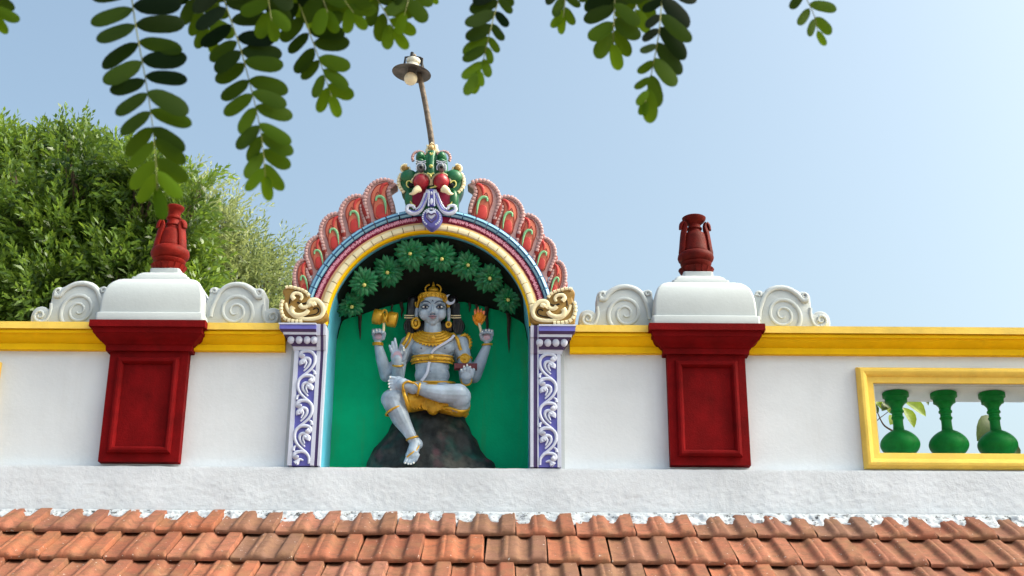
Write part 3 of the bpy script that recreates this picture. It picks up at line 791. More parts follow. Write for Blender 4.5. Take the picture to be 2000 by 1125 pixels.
# ---------------------------------------------------------------- corner scrolls at the springing
def corner(side, label):
    if side < 0: Pz = lambda x, y: W(540+x/2.957, 540+y/2.957, YN-.05)
    else:
        # mirror of the left one about the arch axis
        Pz = lambda x, y: (lambda p: Vector((2*ACx-p.x+.004, p.y, p.z)))(W(540+x/2.957, 540+y/2.957, YN-.05))
    t_ = thing('corner_scroll', label, 'corner ornament', Pz(150, 262), 'cream and brown scrolls at the foot of the arch')
    ou = [(28, 264), (20, 215), (22, 165), (40, 135), (48, 112), (34, 92), (42, 68), (66, 56), (100, 62), (140, 72), (175, 88), (196, 118), (232, 128), (268, 158), (287, 195), (288, 232), (268, 255), (258, 264)]
    pp = smooth_path([Vector((Pz(x, y).x, 0, Pz(x, y).z)) for x, y in ou[:-1]], 3)+[Vector((Pz(258, 264).x, 0, Pz(258, 264).z))]
    b = MB(); b.slab([(p.x, p.z) for p in pp], YN-.05, .09, .006); obj('scroll_body', b, M['ochre'], t_, smooth=50)
    b = MB(); yo = YN-.053
    def st(P, r0, r1, d=0, fl=.55, bb=None):
        pth = smooth_path([Vector((Pz(x, y).x, yo-d, Pz(x, y).z)) for x, y in P], 4); n = len(pth)
        (bb or b).tube(pth, [U*(r0+(r1-r0)*i/(n-1)) for i in range(n)], 10, fl)
    st([(200, 175), (190, 155), (205, 138), (235, 140), (262, 165), (272, 200), (255, 232), (215, 245), (150, 245), (95, 225), (65, 190), (55, 155)], 5.6, 2.6)
    st([(205, 168), (218, 160), (222, 172)], 5, 4, .004)
    st([(98, 178), (88, 196), (100, 220), (135, 226), (170, 214), (184, 196)], 5.4, 4.2, .002)
    st([(105, 135), (92, 118), (105, 100), (135, 102), (148, 120), (140, 138)], 4.6, 2.6, .002)
    st([(135, 165), (150, 180), (172, 178), (182, 168)], 4.4, 3.4, .002)
    obj('cream_scrolls', b, M['cream'], t_, smooth=60)
    b = MB()
    E_ = [(38, 135), (30, 155), (27, 175), (27, 196), (32, 217), (42, 238), (62, 250), (84, 256), (107, 259), (130, 260), (152, 260)]
    for i in range(len(E_)-1):
        (x0, y0), (x1, y1) = E_[i], E_[i+1]
        st([(x0+(x1-x0)*.1, y0+(y1-y0)*.1), (x0+(x1-x0)*.88, y0+(y1-y0)*.88)], 3.6, 3.9, 0, .7)
    T_ = [(50, 66), (72, 60), (96, 64), (118, 70), (140, 76), (160, 84), (178, 98), (190, 116)]
    for i in range(len(T_)-1):
        (x0, y0), (x1, y1) = T_[i], T_[i+1]
        st([(x0+(x1-x0)*.1, y0+(y1-y0)*.1), (x0+(x1-x0)*.88, y0+(y1-y0)*.88)], 3.3, 3.6, 0, .7)
    split_islands(obj('edge_blocks', b, M['cream'], t_, smooth=60), .006)
    b = MB()
    st([(212, 190), (232, 182), (245, 196), (232, 216), (190, 226), (150, 236)], 1.3, 1.0, -.001, .5, b)
    st([(120, 150), (150, 158), (176, 150), (192, 132)], 1.6, 1.2, -.001, .5, b)
    st([(75, 160), (80, 128), (100, 88), (140, 88)], 1.3, 1.0, -.001, .5, b)
    obj('dark_lines', b, M['dark'], t_, smooth=60)
corner(-1, 'cream and brown scroll at the left foot of the arch, on the left pilaster')
corner(1, 'cream and brown scroll at the right foot of the arch, on the right pilaster')

# ---------------------------------------------------------------- guardian face on the crown of the arch
YK = YN-.045
KY = lambda x, y, d=0: W(740+x/5.624, 260+y/5.624, YK-d)
k_ = U/5.624
face = thing('guardian_face', 'green fanged guardian face with bulging red cheeks on the crown of the arch', 'carved face', KY(580, 880))
def kslab(name, P, m_, d=0, th=.06, bev=.006, par_=face, sm=True):
    pts = [Vector((KY(x, y, d).x, 0, KY(x, y, d).z)) for x, y in P]
    if sm: pts = smooth_path(pts, 3, True)
    b = MB(); b.slab([(p.x, p.z) for p in pts], YK-d, th, bev); return obj(name, b, m_, par_, smooth=50)
def kst(b, P, r0, r1=None, d=.0, fl=.7, k=4):
    r1 = r0 if r1 is None else r1
    pth = smooth_path([KY(x, y, d) for x, y in P], k); n = len(pth)
    b.tube(pth, [k_*(r0+(r1-r0)*i/(n-1)) for i in range(n)], 10, fl); return b
mx_ = lambda P: [(1150-x, y+4) for x, y in P]
head = kslab('head', [(320, 830), (290, 760), (290, 660), (240, 590), (225, 500), (245, 430), (310, 390), (400, 410), (425, 330), (410, 240), (480, 215), (560, 205), (640, 210), (740, 240), (745, 330), (750, 400), (850, 395), (915, 440), (925, 530), (900, 610), (870, 670), (868, 760), (840, 830), (580, 860)], M['jade'], 0, .12, .016)
# softly bulging forms of the head
for sgn in (0, 1):
    q = (lambda x: x) if sgn == 0 else (lambda x: 1150-x)
    lab = None
    b = MB(); b.ell(KY(q(330), 480, .006), 95*k_, .026, 85*k_, 20); b.ell(KY(q(330), 720, .0), 50*k_, .02, 110*k_, 16); obj('jowl', b, M['jade'], face, smooth=70)
    # cheek ball
    b = MB(); b.ell(KY(q(465), 535, .030), 88*k_, .040, 88*k_, 28); ck = obj('cheek', b, M['maroon'] if False else mat('cheek_red_paint' if sgn == 0 else 'cheek_red_paint_b', (.36, .018, .035), .35, .1, 90, .1, 20, spec=.5), face, smooth=80)
    b = MB(); kst(b, [(q(465+104*math.cos(R(a))), 540-100*math.sin(R(a))) for a in range(-20, 215, 15)], 11, 11, .022, .8); obj('cheek_rim', b, M['cream'], ck, smooth=60)
    # mouth corner
    kslab('mouth', [(q(x), y) for x, y in [(345, 660), (400, 640), (470, 600), (530, 600), (520, 700), (480, 800), (410, 815), (360, 760)]], M['flred'] if False else M['maroon'], .012, .05, .01)
    b = MB(); kst(b, [(q(335), 660), (q(335), 720), (q(355), 770), (q(400), 800)], 9, 8, .014); obj('mouth_rim', b, M['bud'], face, smooth=60)
    # fang
    b = MB(); pth = smooth_path([KY(q(x), y, d) for x, y, d in [(440, 610, .05), (405, 630, .058), (372, 662, .058), (330, 668, .052)]], 4); n = len(pth)
    b.tube(pth, [k_*46*(1-i/(n-1))**.7+.0006 for i in range(n)], 12, .8); obj('fang', b, M['cream'], face, smooth=70)
    # eye: stalk, lids, ball
    b = MB(); b.ell(KY(q(458), 275, .02), 54*k_, .045, 62*k_, 20); b.ell(KY(q(460), 330, .03), 56*k_, .04, 30*k_, 18); ey = obj('eye', b, M['jade'], face, smooth=70)
    b = MB()
    for yy_, rr in ((298, 56), (318, 58)): kst(b, [(q(460+rr*math.cos(R(a))), yy_+14*math.sin(R(a))) for a in range(10, 175, 15)], 4.5, 4.5, .075-.0*rr, .8)
    kst(b, [(q(462+52*math.cos(R(a))), 380-52*math.sin(R(a))) for a in range(-30, 215, 15)], 6, 6, .064, .8)
    obj('eyelid', b, M['palelav'], ey, smooth=60)
    b = MB(); b.ell(KY(q(462), 382, .045), 47*k_, .030, 47*k_, 20); obj('eyeball', b, M['grey'], ey, smooth=80)
    b = MB(); c0 = KY(q(462), 372, .072); b.ell(c0, 20*k_, .006, 20*k_, 14); obj('pupil', b, M['dark'], ey, smooth=80)
    b = MB()
    for a in range(25, 200, 19):
        aa, a2 = R(a), R(a+15)
        kst(b, [(q(440+72*math.cos(aa)), 272-72*math.sin(aa)), (q(440+72*math.cos(a2)), 272-72*math.sin(a2))], 17, 17, .0, .9, 1)
    obj('brow_frill', b, M['palepink'], ey, smooth=60)
    # side knob, curls and toothed frill
    b = MB(); kst(b, [(q(285+(50-38*t)*math.cos(R(60+420*t))), 395-(50-38*t)*math.sin(R(60+420*t))) for t in [i/12 for i in range(13)]], 15, 10, .006, .9)
    kst(b, [(q(330), 370), (q(345), 410), (q(320), 440)], 10, 7, .006)
    obj('side_volute', b, M['cream'], face, smooth=60)
    b = MB(); b.ell(KY(q(285), 395, 0), 46*k_, .02, 44*k_, 14); obj('volute_core', b, M['ochre'], face, smooth=60)
    b = MB(); kst(b, [(q(365), 545), (q(340), 525), (q(308), 535), (q(305), 575), (q(330), 600)], 10, 6, .026); obj('nostril_curl', b, M['bud'], face, smooth=60)
    b = MB(); b.ell(KY(q(352), 575, .02), 30*k_, .012, 30*k_, 12); obj('nostril', b, M['dark'], face, smooth=60)
    b = MB(); Q = [(252, 440), (232, 468), (222, 500), (218, 535), (222, 570), (236, 603), (258, 632), (282, 655)]
    for i in range(len(Q)-1):
        (x0, y0), (x1, y1) = Q[i], Q[i+1]; kst(b, [(q(x0+(x1-x0)*.08), y0+(y1-y0)*.08), (q(x0+(x1-x0)*.9), y0+(y1-y0)*.9)], 19, 21, -.004, .8, 1)
        kst(b, [(q(x0-8), y0), (q(x0-30), y0+6)], 8, 2, -.004, .8, 1)
    obj('toothed_frill', b, M['cream'], face, smooth=60)
    # tongue strands curling outward
    b = MB(); kst(b, [(q(x), y) for x, y in [(545, 630), (520, 700), (490, 780), (440, 860), (370, 885), (310, 850), (320, 800), (370, 800), (395, 830)]], 30, 17, .03, .7)
    kst(b, [(q(x), y) for x, y in [(510, 660), (480, 740), (440, 810), (400, 840)]], 14, 8, .034, .8)
    tg = obj('moustache', b, M['palelav'], face, smooth=60)
    b = MB(); kst(b, [(q(x), y) for x, y in [(528, 660), (505, 730), (470, 810), (430, 848), (375, 860), (335, 838)]], 9, 6, .048, .7); obj('blue_line', b, M['lav'], tg, smooth=60)
b = MB(); pth = [KY(x, y, d) for x, y, d in [(580, 205, .05), (576, 260, .058), (574, 330, .062), (574, 400, .066), (572, 450, .06)]]
b.tube(smooth_path(pth, 4), [k_*(46-12*math.sin(i/16*3)) for i in range(17)], 12, .6); obj('nose_ridge', b, M['jade'], face, smooth=70)
b = MB(); b.ell(KY(572, 362, .08), 24*k_, .008, 18*k_, 14); b.ell(KY(568, 470, .07), 16*k_, .008, 18*k_, 12); kst(b, [(530, 440), (568, 452), (605, 438)], 10, 10, .07); kst(b, [(560, 600), (640, 585), (610, 575)], 8, 8, .04); kst(b, [(560, 215), (575, 235), (592, 215)], 9, 9, .075)
obj('gold_bead', b, M['bud'], face, smooth=60)
b = MB(); kst(b, [(578, 620), (578, 700), (576, 800)], 42, 46, .03, .5); tg = obj('tongue', b, M['lav'], face, smooth=60)
b = MB(); kst(b, [(556, 640), (548, 720), (545, 800)], 7, 7, .052); kst(b, [(602, 640), (606, 720), (610, 800)], 7, 7, .052); b.ell(KY(578, 660, .05), 12*k_, .006, 22*k_, 10); b.ell(KY(577, 750, .05), 18*k_, .006, 40*k_, 10); obj('tongue_beads', b, M['palelav'], tg, smooth=60)
pd_ = kslab('pendant', [(577, 1040), (520, 1000), (470, 930), (480, 870), (530, 835), (577, 845), (625, 835), (680, 870), (690, 930), (640, 1000)], M['lav'], .032, .05, .008)
b = MB()
for a in range(-60, 241, 14):
    aa = R(a); x, y = 578+88*math.cos(aa), 922-84*math.sin(aa); kst(b, [(x, y), (578+104*math.cos(aa), 922-100*math.sin(aa))], 9, 10, .038, .7, 1)
for a in range(-60, 241, 14): pass
obj('pendant_beads', b, M['palelav'], pd_, smooth=60)
hp = [(577, 980), (530, 935), (522, 900), (545, 880), (577, 895), (610, 880), (632, 900), (625, 935)]
b = MB(); kst(b, hp+[hp[0]], 9, 9, .044, .8); obj('heart_outline', b, M['purple'], pd_, smooth=60)
pts = smooth_path([Vector((KY(x, y).x, 0, KY(x, y).z)) for x, y in hp], 3, True)
b = MB(); b.slab([(p.x, p.z) for p in pts], YK-.040, .02, .004); obj('white_heart', b, M['palelav'], pd_, smooth=50)
cr_ = kslab('crest', [(520, 215), (508, 180), (525, 150), (520, 122), (550, 122), (582, 88), (612, 122), (645, 125), (640, 155), (660, 185), (648, 215)], M['bud'] if False else M['cream'], .0, .04, .006, sm=False)
b = MB(); kst(b, [(582+34*math.cos(R(a))*(1 if a < 360 else 1), 158-40*math.sin(R(a))) for a in range(-30, 215, 15)], 7, 7, .006); obj('crest_ring', b, M['ochre'], cr_, smooth=60)
b = MB(); b.ell(KY(582, 160, .004), 24*k_, .012, 24*k_, 14); obj('crest_bead', b, M['peach'], cr_, smooth=60)

# ---------------------------------------------------------------- banyan crown relief in the head of the niche
YR = YNB-.002
ban = thing('tree_relief', 'painted tree relief with eight green leaf rosettes on black under the arch', 'tree relief', W(840, 620, YR))
lowl = [(655, 640), (672, 622), (705, 612), (740, 600), (790, 588), (840, 580), (890, 585), (940, 595), (985, 608), (1020, 628), (1034, 645)]
lowp = smooth_path([Vector((W(x, y, YR-.02).x, 0, W(x, y, YR-.02).z)) for x, y in lowl], 6)
def lowz(x):
    for p, q in zip(lowp, lowp[1:]):
        if p.x <= x <= q.x: return p.z+(q.z-p.z)*(x-p.x)/(q.x-p.x+1e-9)
    return lowp[0].z if x < lowp[0].x else lowp[-1].z
def canopy_y(x, z):
    zl = lowz(x); zu = ACz+math.sqrt(max(0, (R0-.007)**2-(x-ACx)**2)); s_ = min(1, max(0, (z-zl)/max(.02, zu-zl)))
    return YR-.018-.255*s_**1.1
b = MB(); rows = []
for i in range(121):
    x = ACx+(R0-.009)*math.sin(R(-90+180*i/120)); zu = ACz+math.sqrt(max(0, (R0-.007)**2-(x-ACx)**2)); zl = min(lowz(x)+.006*noise.noise((x*40, 1, 1)), zu-.002)
    row = [(x, YR+.001, zl)]
    for j in range(25):
        v = j/24; z = zl+(zu-zl)*v; row.append((x, canopy_y(x, z)-.008*noise.noise((x*14, z*14, 2))*math.sin(math.pi*v), z))
    rows.append(row)
b.loft(rows, False, False)
obj('dark_canopy', b, M['black'], ban, smooth=60)
rr = random.Random(3)
b = MB()
for x, y0, y1, r in [(703, 606, 665, 4.5), (785, 588, 622, 4.2), (917, 588, 610, 3.5), (931, 592, 625, 3.2), (951, 598, 668, 4.5), (993, 606, 690, 4.8), (765, 592, 612, 2.5)]:
    pth = smooth_path([W(x+rr.uniform(-1.5, 1.5), y0+(y1-y0)*i/4, YR-.012+.006*i/4) for i in range(5)], 3); n = len(pth)
    b.tube(pth, [U*r*(1-i/(n-1))**.7+.0005 for i in range(n)], 7, .6)
roots = mat('root_paint', (.035, .020, .012), .5, .3, 60, .3, 20)
split_islands(obj('aerial_root', b, roots, ban, smooth=60), .001)
cents = [(683, 592, 599.5, 687, 27), (710, 550, 556.7, 711.7, 26), (757, 527, 532.5, 756.7, 29), (803, 494, 495.5, 801, 30), (861, 499, 506, 863, 30), (912, 517, 518, 914, 28), (957, 541, 544, 956.7, 28), (995, 580, 585.6, 992.5, 27)]
for ci, (cx, cy, by, bx_, rad) in enumerate(cents):
    rr = random.Random(ci+5)
    fx = Vector((0, -1, 0)); ax = Vector((rr.uniform(-.12, .12), -1, -.30)).normalized()
    uu = Vector((1, 0, 0)); uu = (uu-ax*uu.dot(ax)).normalized(); vv = ax.cross(uu)
    q0 = W(cx, cy, YR-.08); q0 = W(cx, cy, canopy_y(q0.x, q0.z)); base = q0+Vector((0, .012, 0)); tip = W(bx_, by, base.y-.058)
    b = MB(); ax = (tip-base).normalized(); uu = (Vector((1, 0, 0))-ax*ax.x).normalized(); vv = ax.cross(uu)
    for (n, h, l0, tilt, wd) in ((19, -.004, .98, -16, .27), (18, .010, .95, 4, .27), (15, .024, .82, 22, .27), (11, .038, .58, 42, .26), (6, .046, .34, 60, .24)):
        for k in range(n):
            a = 2*math.pi*(k+rr.uniform(-.25, .25))/n+h*50; L = rad*U*l0*rr.uniform(.85, 1.12)*1.22; tl = R(tilt+rr.uniform(-8, 8))
            d = uu*math.cos(a)+vv*math.sin(a); s = ax.cross(d); o = base+ax*h
            rows = []
            for t_, ww, lift in ((.12, .25, 0), (.35, .85, .02), (.6, 1, .02), (.82, .6, -.03), (1, .04, -.12)):
                c = o+d*(L*t_*math.cos(tl))+ax*(L*(t_*math.sin(tl)+lift)); q = wd*L*ww*.62
                rows.append([c-s*q, c+ax*(q*.45), c+s*q, c-ax*.003])
            b.loft(rows, True, True)
    lc = obj('leaf_rosette', b, M['leafr'] if ci % 3 else M['leafr'], ban, smooth=30)
    b = MB(); b.ell(tip, .0085, .008, .0085, 12)
    b.tube([base, tip], .005, 6, 1)
    obj('bud', b, M['bud'], lc, smooth=60)
    b = MB()
    for k in range(7):
        a = 2*math.pi*k/7+rr.uniform(-.3, .3); L = rad*U*rr.uniform(.35, .55); d = uu*math.cos(a)+vv*math.sin(a)
        o = base+ax*.036; b.tube([o, o+d*L*.5+ax*.020, o+d*L+ax*.017], [.0022, .0026, .0006], 5, 1)
    obj('bright_leaf', b, M['leafr2'], lc, smooth=60)

# ---------------------------------------------------------------- hanging-less lamp on its leaning pole
YL = 5.80
lamp = thing('lamp_post', 'rusty leaning lamp pole with round metal shade and frosted bulb above the arch', 'lamp', W(843, 285, YL))
b = MB(); pth = [W(846, 330, YL), W(843, 278, YL), W(833, 215, YL), W(822, 160, YL), W(814, 128, YL), W(808, 108, YL)]
b.tube(smooth_path(pth, 3), [.0145]*6+[.0135]*4+[.012]*6, 12, 1)
obj('pole', b, M['rust'], lamp, smooth=60)
bc = W(804, 142, YL-.03)
sh = MB(); tiltm = Matrix.Rotation(R(6), 3, 'Y')
prof = [(.0, .030), (.028, .030), (.034, .026), (.050, .018), (.094, -.002), (.0965, -.004), (.0945, -.005), (.05, .013), (.03, .018), (0, .020)]
def lat(mb, prof, c, seg=36, rot=tiltm):
    rings = [[c+rot @ Vector((max(r, 1e-5)*math.cos(2*math.pi*k/seg), max(r, 1e-5)*math.sin(2*math.pi*k/seg), z)) for k in range(seg)] for r, z in prof]
    mb.loft(rings)
lat(sh, prof[:6], bc); 
b = MB(); rings_all = prof
b2 = MB(); lat(b2, prof, bc); obj('lamp_shade', b2, M['enamel'], lamp, smooth=50)
b = MB(); lat(b, [(.0, .078), (.026, .078), (.034, .072), (.036, .062), (.033, .055), (.026, .052), (.026, .046), (.034, .040), (.034, .031), (0, .030)], bc); obj('insulator', b, M['porcelain'], lamp, smooth=40)
b = MB(); lat(b, [(0, .02), (.021, .02), (.021, -.006), (0, -.006)], bc); obj('socket', b, M['enamel'], lamp, smooth=40)
b = MB(); b.ell(bc+tiltm @ Vector((0, 0, -.034)), .033, .033, .033, 24); obj('bulb', b, M['bulb'], lamp, smooth=80)
b = MB(); c = bc
def bar(P, r): b.tube([c+tiltm @ Vector(p) for p in P], r, 6, 1)
bar([(-.042, 0, .030), (-.042, 0, .082), (.0, 0, .092), (.042, 0, .084), (.046, 0, .030)], .0055)
bar([(-.012, 0, .085), (-.012, 0, .112)], .009); bar([(.0, .0, .088), (.03, .0, .088), (.05, .03, .04)], .008)
obj('bracket', b, M['blackmetal'], lamp, smooth=40)
# ================================================================== ROCK AND STATUE
YS = 5.615                                     # depth plane of the statue's trunk
S = lambda x, y, d=0: W(x, y, YS-d*U)
rock = thing('rock', 'dark mottled rock mound under the seated statue', 'rock', (S(842, 910).x, YS, z_band))
b = MB(); rings = []
for (y, xl, xr, dp) in [(960, 712, 975, 70), (925, 714, 971, 67), (908, 717, 966, 64), (898, 722, 952, 62), (881, 731, 940, 60), (864, 747, 930, 56), (851, 757, 923, 53), (837, 763, 917, 50), (824, 770, 911, 47), (809, 790, 906, 44), (795, 805, 905, 40), (780, 812, 900, 34)]:
    A, B = W(xl, y, YNB), W(xr, y, YNB); ring = []
    for i in range(61):
        t_ = i/60; a = math.pi*t_; x = A.x+(B.x-A.x)*(1-math.cos(a))/2
        d = (math.sin(a)**.75)*dp*U*1.35
        n = noise.noise((x*16, A.z*16, 1))*.018+noise.noise((x*42, A.z*42, 4))*.007
        ring.append((x+n*.5, YNB-d-n*math.sin(a)*1.3, max(z_band+.001, A.z+n*.3)))
    rings.append(ring)
fine = []
for i in range(len(rings)-1):
    for j in range(3):
        f_ = j/3; fine.append([tuple(Vector(p)*(1-f_)+Vector(q)*f_+Vector((0, -.004*noise.noise((p[0]*60, i+f_, 2)), 0))) for p, q in zip(rings[i], rings[i+1])])
fine.append(rings[-1])
b.loft(fine, False, False); b.add(fine[-1], [list(range(len(fine[-1])))])
rm = mat('mottled_rock_paint', (.018, .022, .024), .6, .6, 60, .5, 14, spec=.3, dirt=.0)
t = rm.node_tree; N = t.nodes; L_ = t.links; bs = N['Principled BSDF']; tc = [n for n in N if n.type == 'TEX_COORD'][0]
base_out = bs.inputs['Base Color'].links[0].from_socket
c1 = mixc(mapr(noi(11, 3, .5), .54, .70, 0, .75), base_out, (.10, .095, .08))
mp = N.new('ShaderNodeMapping'); mp.inputs['Location'].default_value = (3.1, 5, 2); L_.new(tc.outputs['Object'], mp.inputs[0])
c1 = mixc(mapr(noi(9, 3, .5, mp.outputs[0]), .55, .68, 0, .7), c1, (.006, .07, .06))
mp = N.new('ShaderNodeMapping'); mp.inputs['Location'].default_value = (7.1, 1, 9); L_.new(tc.outputs['Object'], mp.inputs[0])
c1 = mixc(mapr(noi(10, 3, .5, mp.outputs[0]), .58, .70, 0, .6), c1, (.10, .035, .05))
L_.new(c1, bs.inputs['Base Color'])
obj('rock_mound', b, rm, rock, smooth=60)

st_ = thing('statue', 'blue grey four-armed statue with gold crown seated cross-legged on the rock', 'statue', S(845, 800))
B = MB()
def cap(x1, y1, d1, r1, x2, y2, d2, r2, bb=None): (bb or B).capsule(S(x1, y1, d1), r1*U, S(x2, y2, d2), r2*U)
def el(x, y, d, rx, rz, ry, bb=None, rot=None): (bb or B).ell(S(x, y, d), rx*U, ry*U, rz*U, 20, rot)
# trunk
el(845, 684, 0, 44, 27, 21); el(845, 672, -2, 46, 17, 18); cap(803, 669, -2, 15, 888, 669, -2, 15)
el(825, 679, 11, 22, 15, 12); el(867, 679, 11, 22, 15, 12); el(845, 700, 2, 38, 24, 19.5); el(844, 715, 3, 34.5, 26, 19); el(844, 733, 5, 35, 26, 19); el(845, 756, 2, 40, 18, 22)
cap(845, 660, 0, 19, 845, 634, 5, 17)
# head
el(845, 601, 8, 27.5, 29, 25); el(845, 613, 12, 24.5, 21, 22); el(845, 623, 17, 15, 12, 15); el(845, 631, 22, 7, 5, 6)
el(829, 613, 22, 11, 13, 10); el(861, 613, 22, 11, 13, 10); el(845, 588, 20, 22, 9, 14)
cap(845, 598, 32, 2.3, 845, 609, 38.5, 3.6); el(840.5, 611.5, 34.5, 3.2, 2.8, 4); el(849.5, 611.5, 34.5, 3.2, 2.8, 4)
el(834, 592.5, 30.5, 10, 2.2, 4); el(856, 592.5, 30.5, 10, 2.2, 4)
el(845, 619, 32.5, 8.5, 4.2, 4.5)
el(814, 612, 6, 4.5, 14, 7); el(876.5, 612, 6, 4.5, 14, 7); cap(813.5, 622, 7, 3.6, 813, 630, 8, 3); cap(876.5, 622, 7, 3.6, 876, 630, 8, 3)
# arms: front left (raised palm), back left, front right (book), back right
cap(797, 671, -1, 15.5, 783, 700, 0, 13); cap(783, 700, 0, 13, 777, 738, 10, 12.5); cap(777, 738, 12, 12.5, 777, 714, 34, 8.6)
cap(803, 684, -16, 13, 756, 732, -12, 14); cap(755, 733, -12, 14, 745, 700, -4, 11.5); cap(745, 700, -4, 11.5, 738, 671, 4, 8)
cap(898, 671, -1, 18, 908, 700, 0, 13.5); cap(907, 700, 0, 13.5, 909, 732, 8, 13); cap(910, 738, 8, 13.5, 911, 742, 32, 9.5)
cap(890, 684, -16, 13, 925, 734, -12, 15); cap(926, 733, -12, 15, 939, 705, -4, 12); cap(939, 705, -4, 12, 951, 676, 4, 8)
# legs
cap(828, 766, 8, 24, 774, 778, 44, 21); el(768, 780, 48, 24, 21, 20); cap(768, 786, 47, 20.5, 783, 818, 46, 17.5); cap(783, 818, 46, 17.5, 796, 840, 45, 12.5); cap(796, 840, 45, 12.5, 807, 860, 43, 9.8)
el(779, 806, 40, 17, 18, 18)
cap(812, 864, 38, 11, 806, 884, 50, 11.5); el(805, 889, 51, 13, 11, 9); el(815, 868, 37, 11, 11, 12)
for x, y, r in ((791.5, 903, 3.9), (797.5, 905, 3.4), (803, 905, 3.2), (808, 903, 3.0), (812.5, 899, 2.8)): cap(x+5, y-11, 53, r, x, y, 57, r*.9)
cap(862, 766, 8, 24, 896, 788, 30, 23); el(897, 775, 44, 23, 23, 20); cap(895, 770, 48, 21, 862, 769, 56, 17.5); cap(862, 769, 56, 17.5, 835, 764, 60, 13.5); cap(835, 764, 60, 13.5, 815, 759, 61, 9.8)
el(806, 759, 60, 11, 11, 10); cap(806, 757, 60, 10.5, 786, 750, 60, 12.5); el(778, 748, 59, 11, 13.5, 8)
for x, y, r in ((762.5, 737.5, 4.4), (760.5, 744.5, 3.4), (761, 750.5, 3.2), (761.5, 756, 3.0), (764, 761, 2.8)): cap(776, y*.7+748*.3, 60, r, x, y, 61, r*.92)
# hands
el(776, 697, 38, 13.5, 16, 6); cap(777, 711, 36, 8.5, 776, 702, 38, 10)
for (a, q, r) in (((766.5, 689), (760.8, 675), 3.1), ((770, 685), (766, 668), 3.2), ((775, 684), (771.3, 661.5), 3.3)):
    m_ = ((a[0]+q[0])/2-.3, (a[1]+q[1])/2); cap(a[0], a[1], 38, r, m_[0], m_[1], 40, r); cap(m_[0], m_[1], 40, r, q[0], q[1], 39, r*.75)
cap(782, 686, 38, 3.4, 783.5, 675, 43, 3.2); cap(783.5, 675, 43, 3.2, 788, 680, 50, 2.8); cap(788, 702, 38, 4.4, 791.5, 691, 43, 3.6); cap(791.5, 691, 43, 3.6, 788.5, 682, 50, 3)
def fist(cx, cy, d, s, stem):
    el(cx, cy+3, d, 12, 11.5, 8)
    for i in range(4):
        fx = cx-s*(10.5-i*6.0); yy = cy-6-(1.2 if i in (1, 2) else 0)
        cap(fx, cy-2, d+3, 3.3, fx+s*.3, yy-4, d+6, 3.2); cap(fx+s*.3, yy-4, d+6, 3.2, fx+s*.8, yy+.5, d+14, 2.9)
    cap(cx+s*9, cy+6, d+3, 4.2, cx+s*12, cy-3, d+9, 3.6); cap(cx+s*12, cy-3, d+9, 3.6, stem[0], stem[1], d+12, 3)
fist(739, 655, 6, 1, (749, 648)); fist(951, 656, 6, -1, (941, 648))
el(911, 733, 40, 12.5, 11, 6.5)
for i, (x, yt) in enumerate(((901, 722), (906.5, 715), (912.5, 712.5), (918.5, 716))): cap(x+.5, 730, 42, 3.1, x, (730+yt)/2, 46, 3.0); cap(x, (730+yt)/2, 46, 3.0, x-.3, yt, 44, 2.5)
cap(921, 734, 42, 4, 925, 722, 45, 3.2)
body = fused('body', B, M['skin'], st_, .0022, 4, .5)
# palms: lighter pink patch sits a hair proud of the palm
def shp(name, m_, fn, parent=body, smooth=60, label=None):
    b = MB(); fn(b); return obj(name, b, m_, parent, smooth=smooth, label=label)
shp('palm', M['palm'], lambda b: (b.ell(S(776, 697, 42.6), 9.5*U, 2.2*U, 12*U, 16), b.ell(S(739, 657, 12.2), 8*U, 2.5*U, 6.5*U, 14), b.ell(S(951, 658, 12.2), 8*U, 2.5*U, 6.5*U, 14)), body)
def nails(b):
    for x, y, d in ((762, 736.5, 64.5), (759, 744, 63.5), (759.3, 750, 63.3), (760, 756, 63), (762.8, 761, 63), (791, 904, 60), (797, 906, 60), (802.5, 906, 59.5), (807.6, 904, 59.5),
                    (901, 722, 47), (906.3, 715.5, 47), (912.3, 713, 47), (918.3, 716.5, 47), (729.5, 646.5, 22), (735.5, 645, 22.4), (741.4, 645, 22.4), (955.5, 645, 22.4), (949.5, 645, 22.4), (961, 646.5, 22), (788, 680, 53), (788.6, 684, 53), (748, 648, 21), (942, 648, 21)):
        b.ell(S(x, y, d), 1.9*U, 1.2*U, 1.9*U, 8)
shp('nail', M['white'], nails, body)
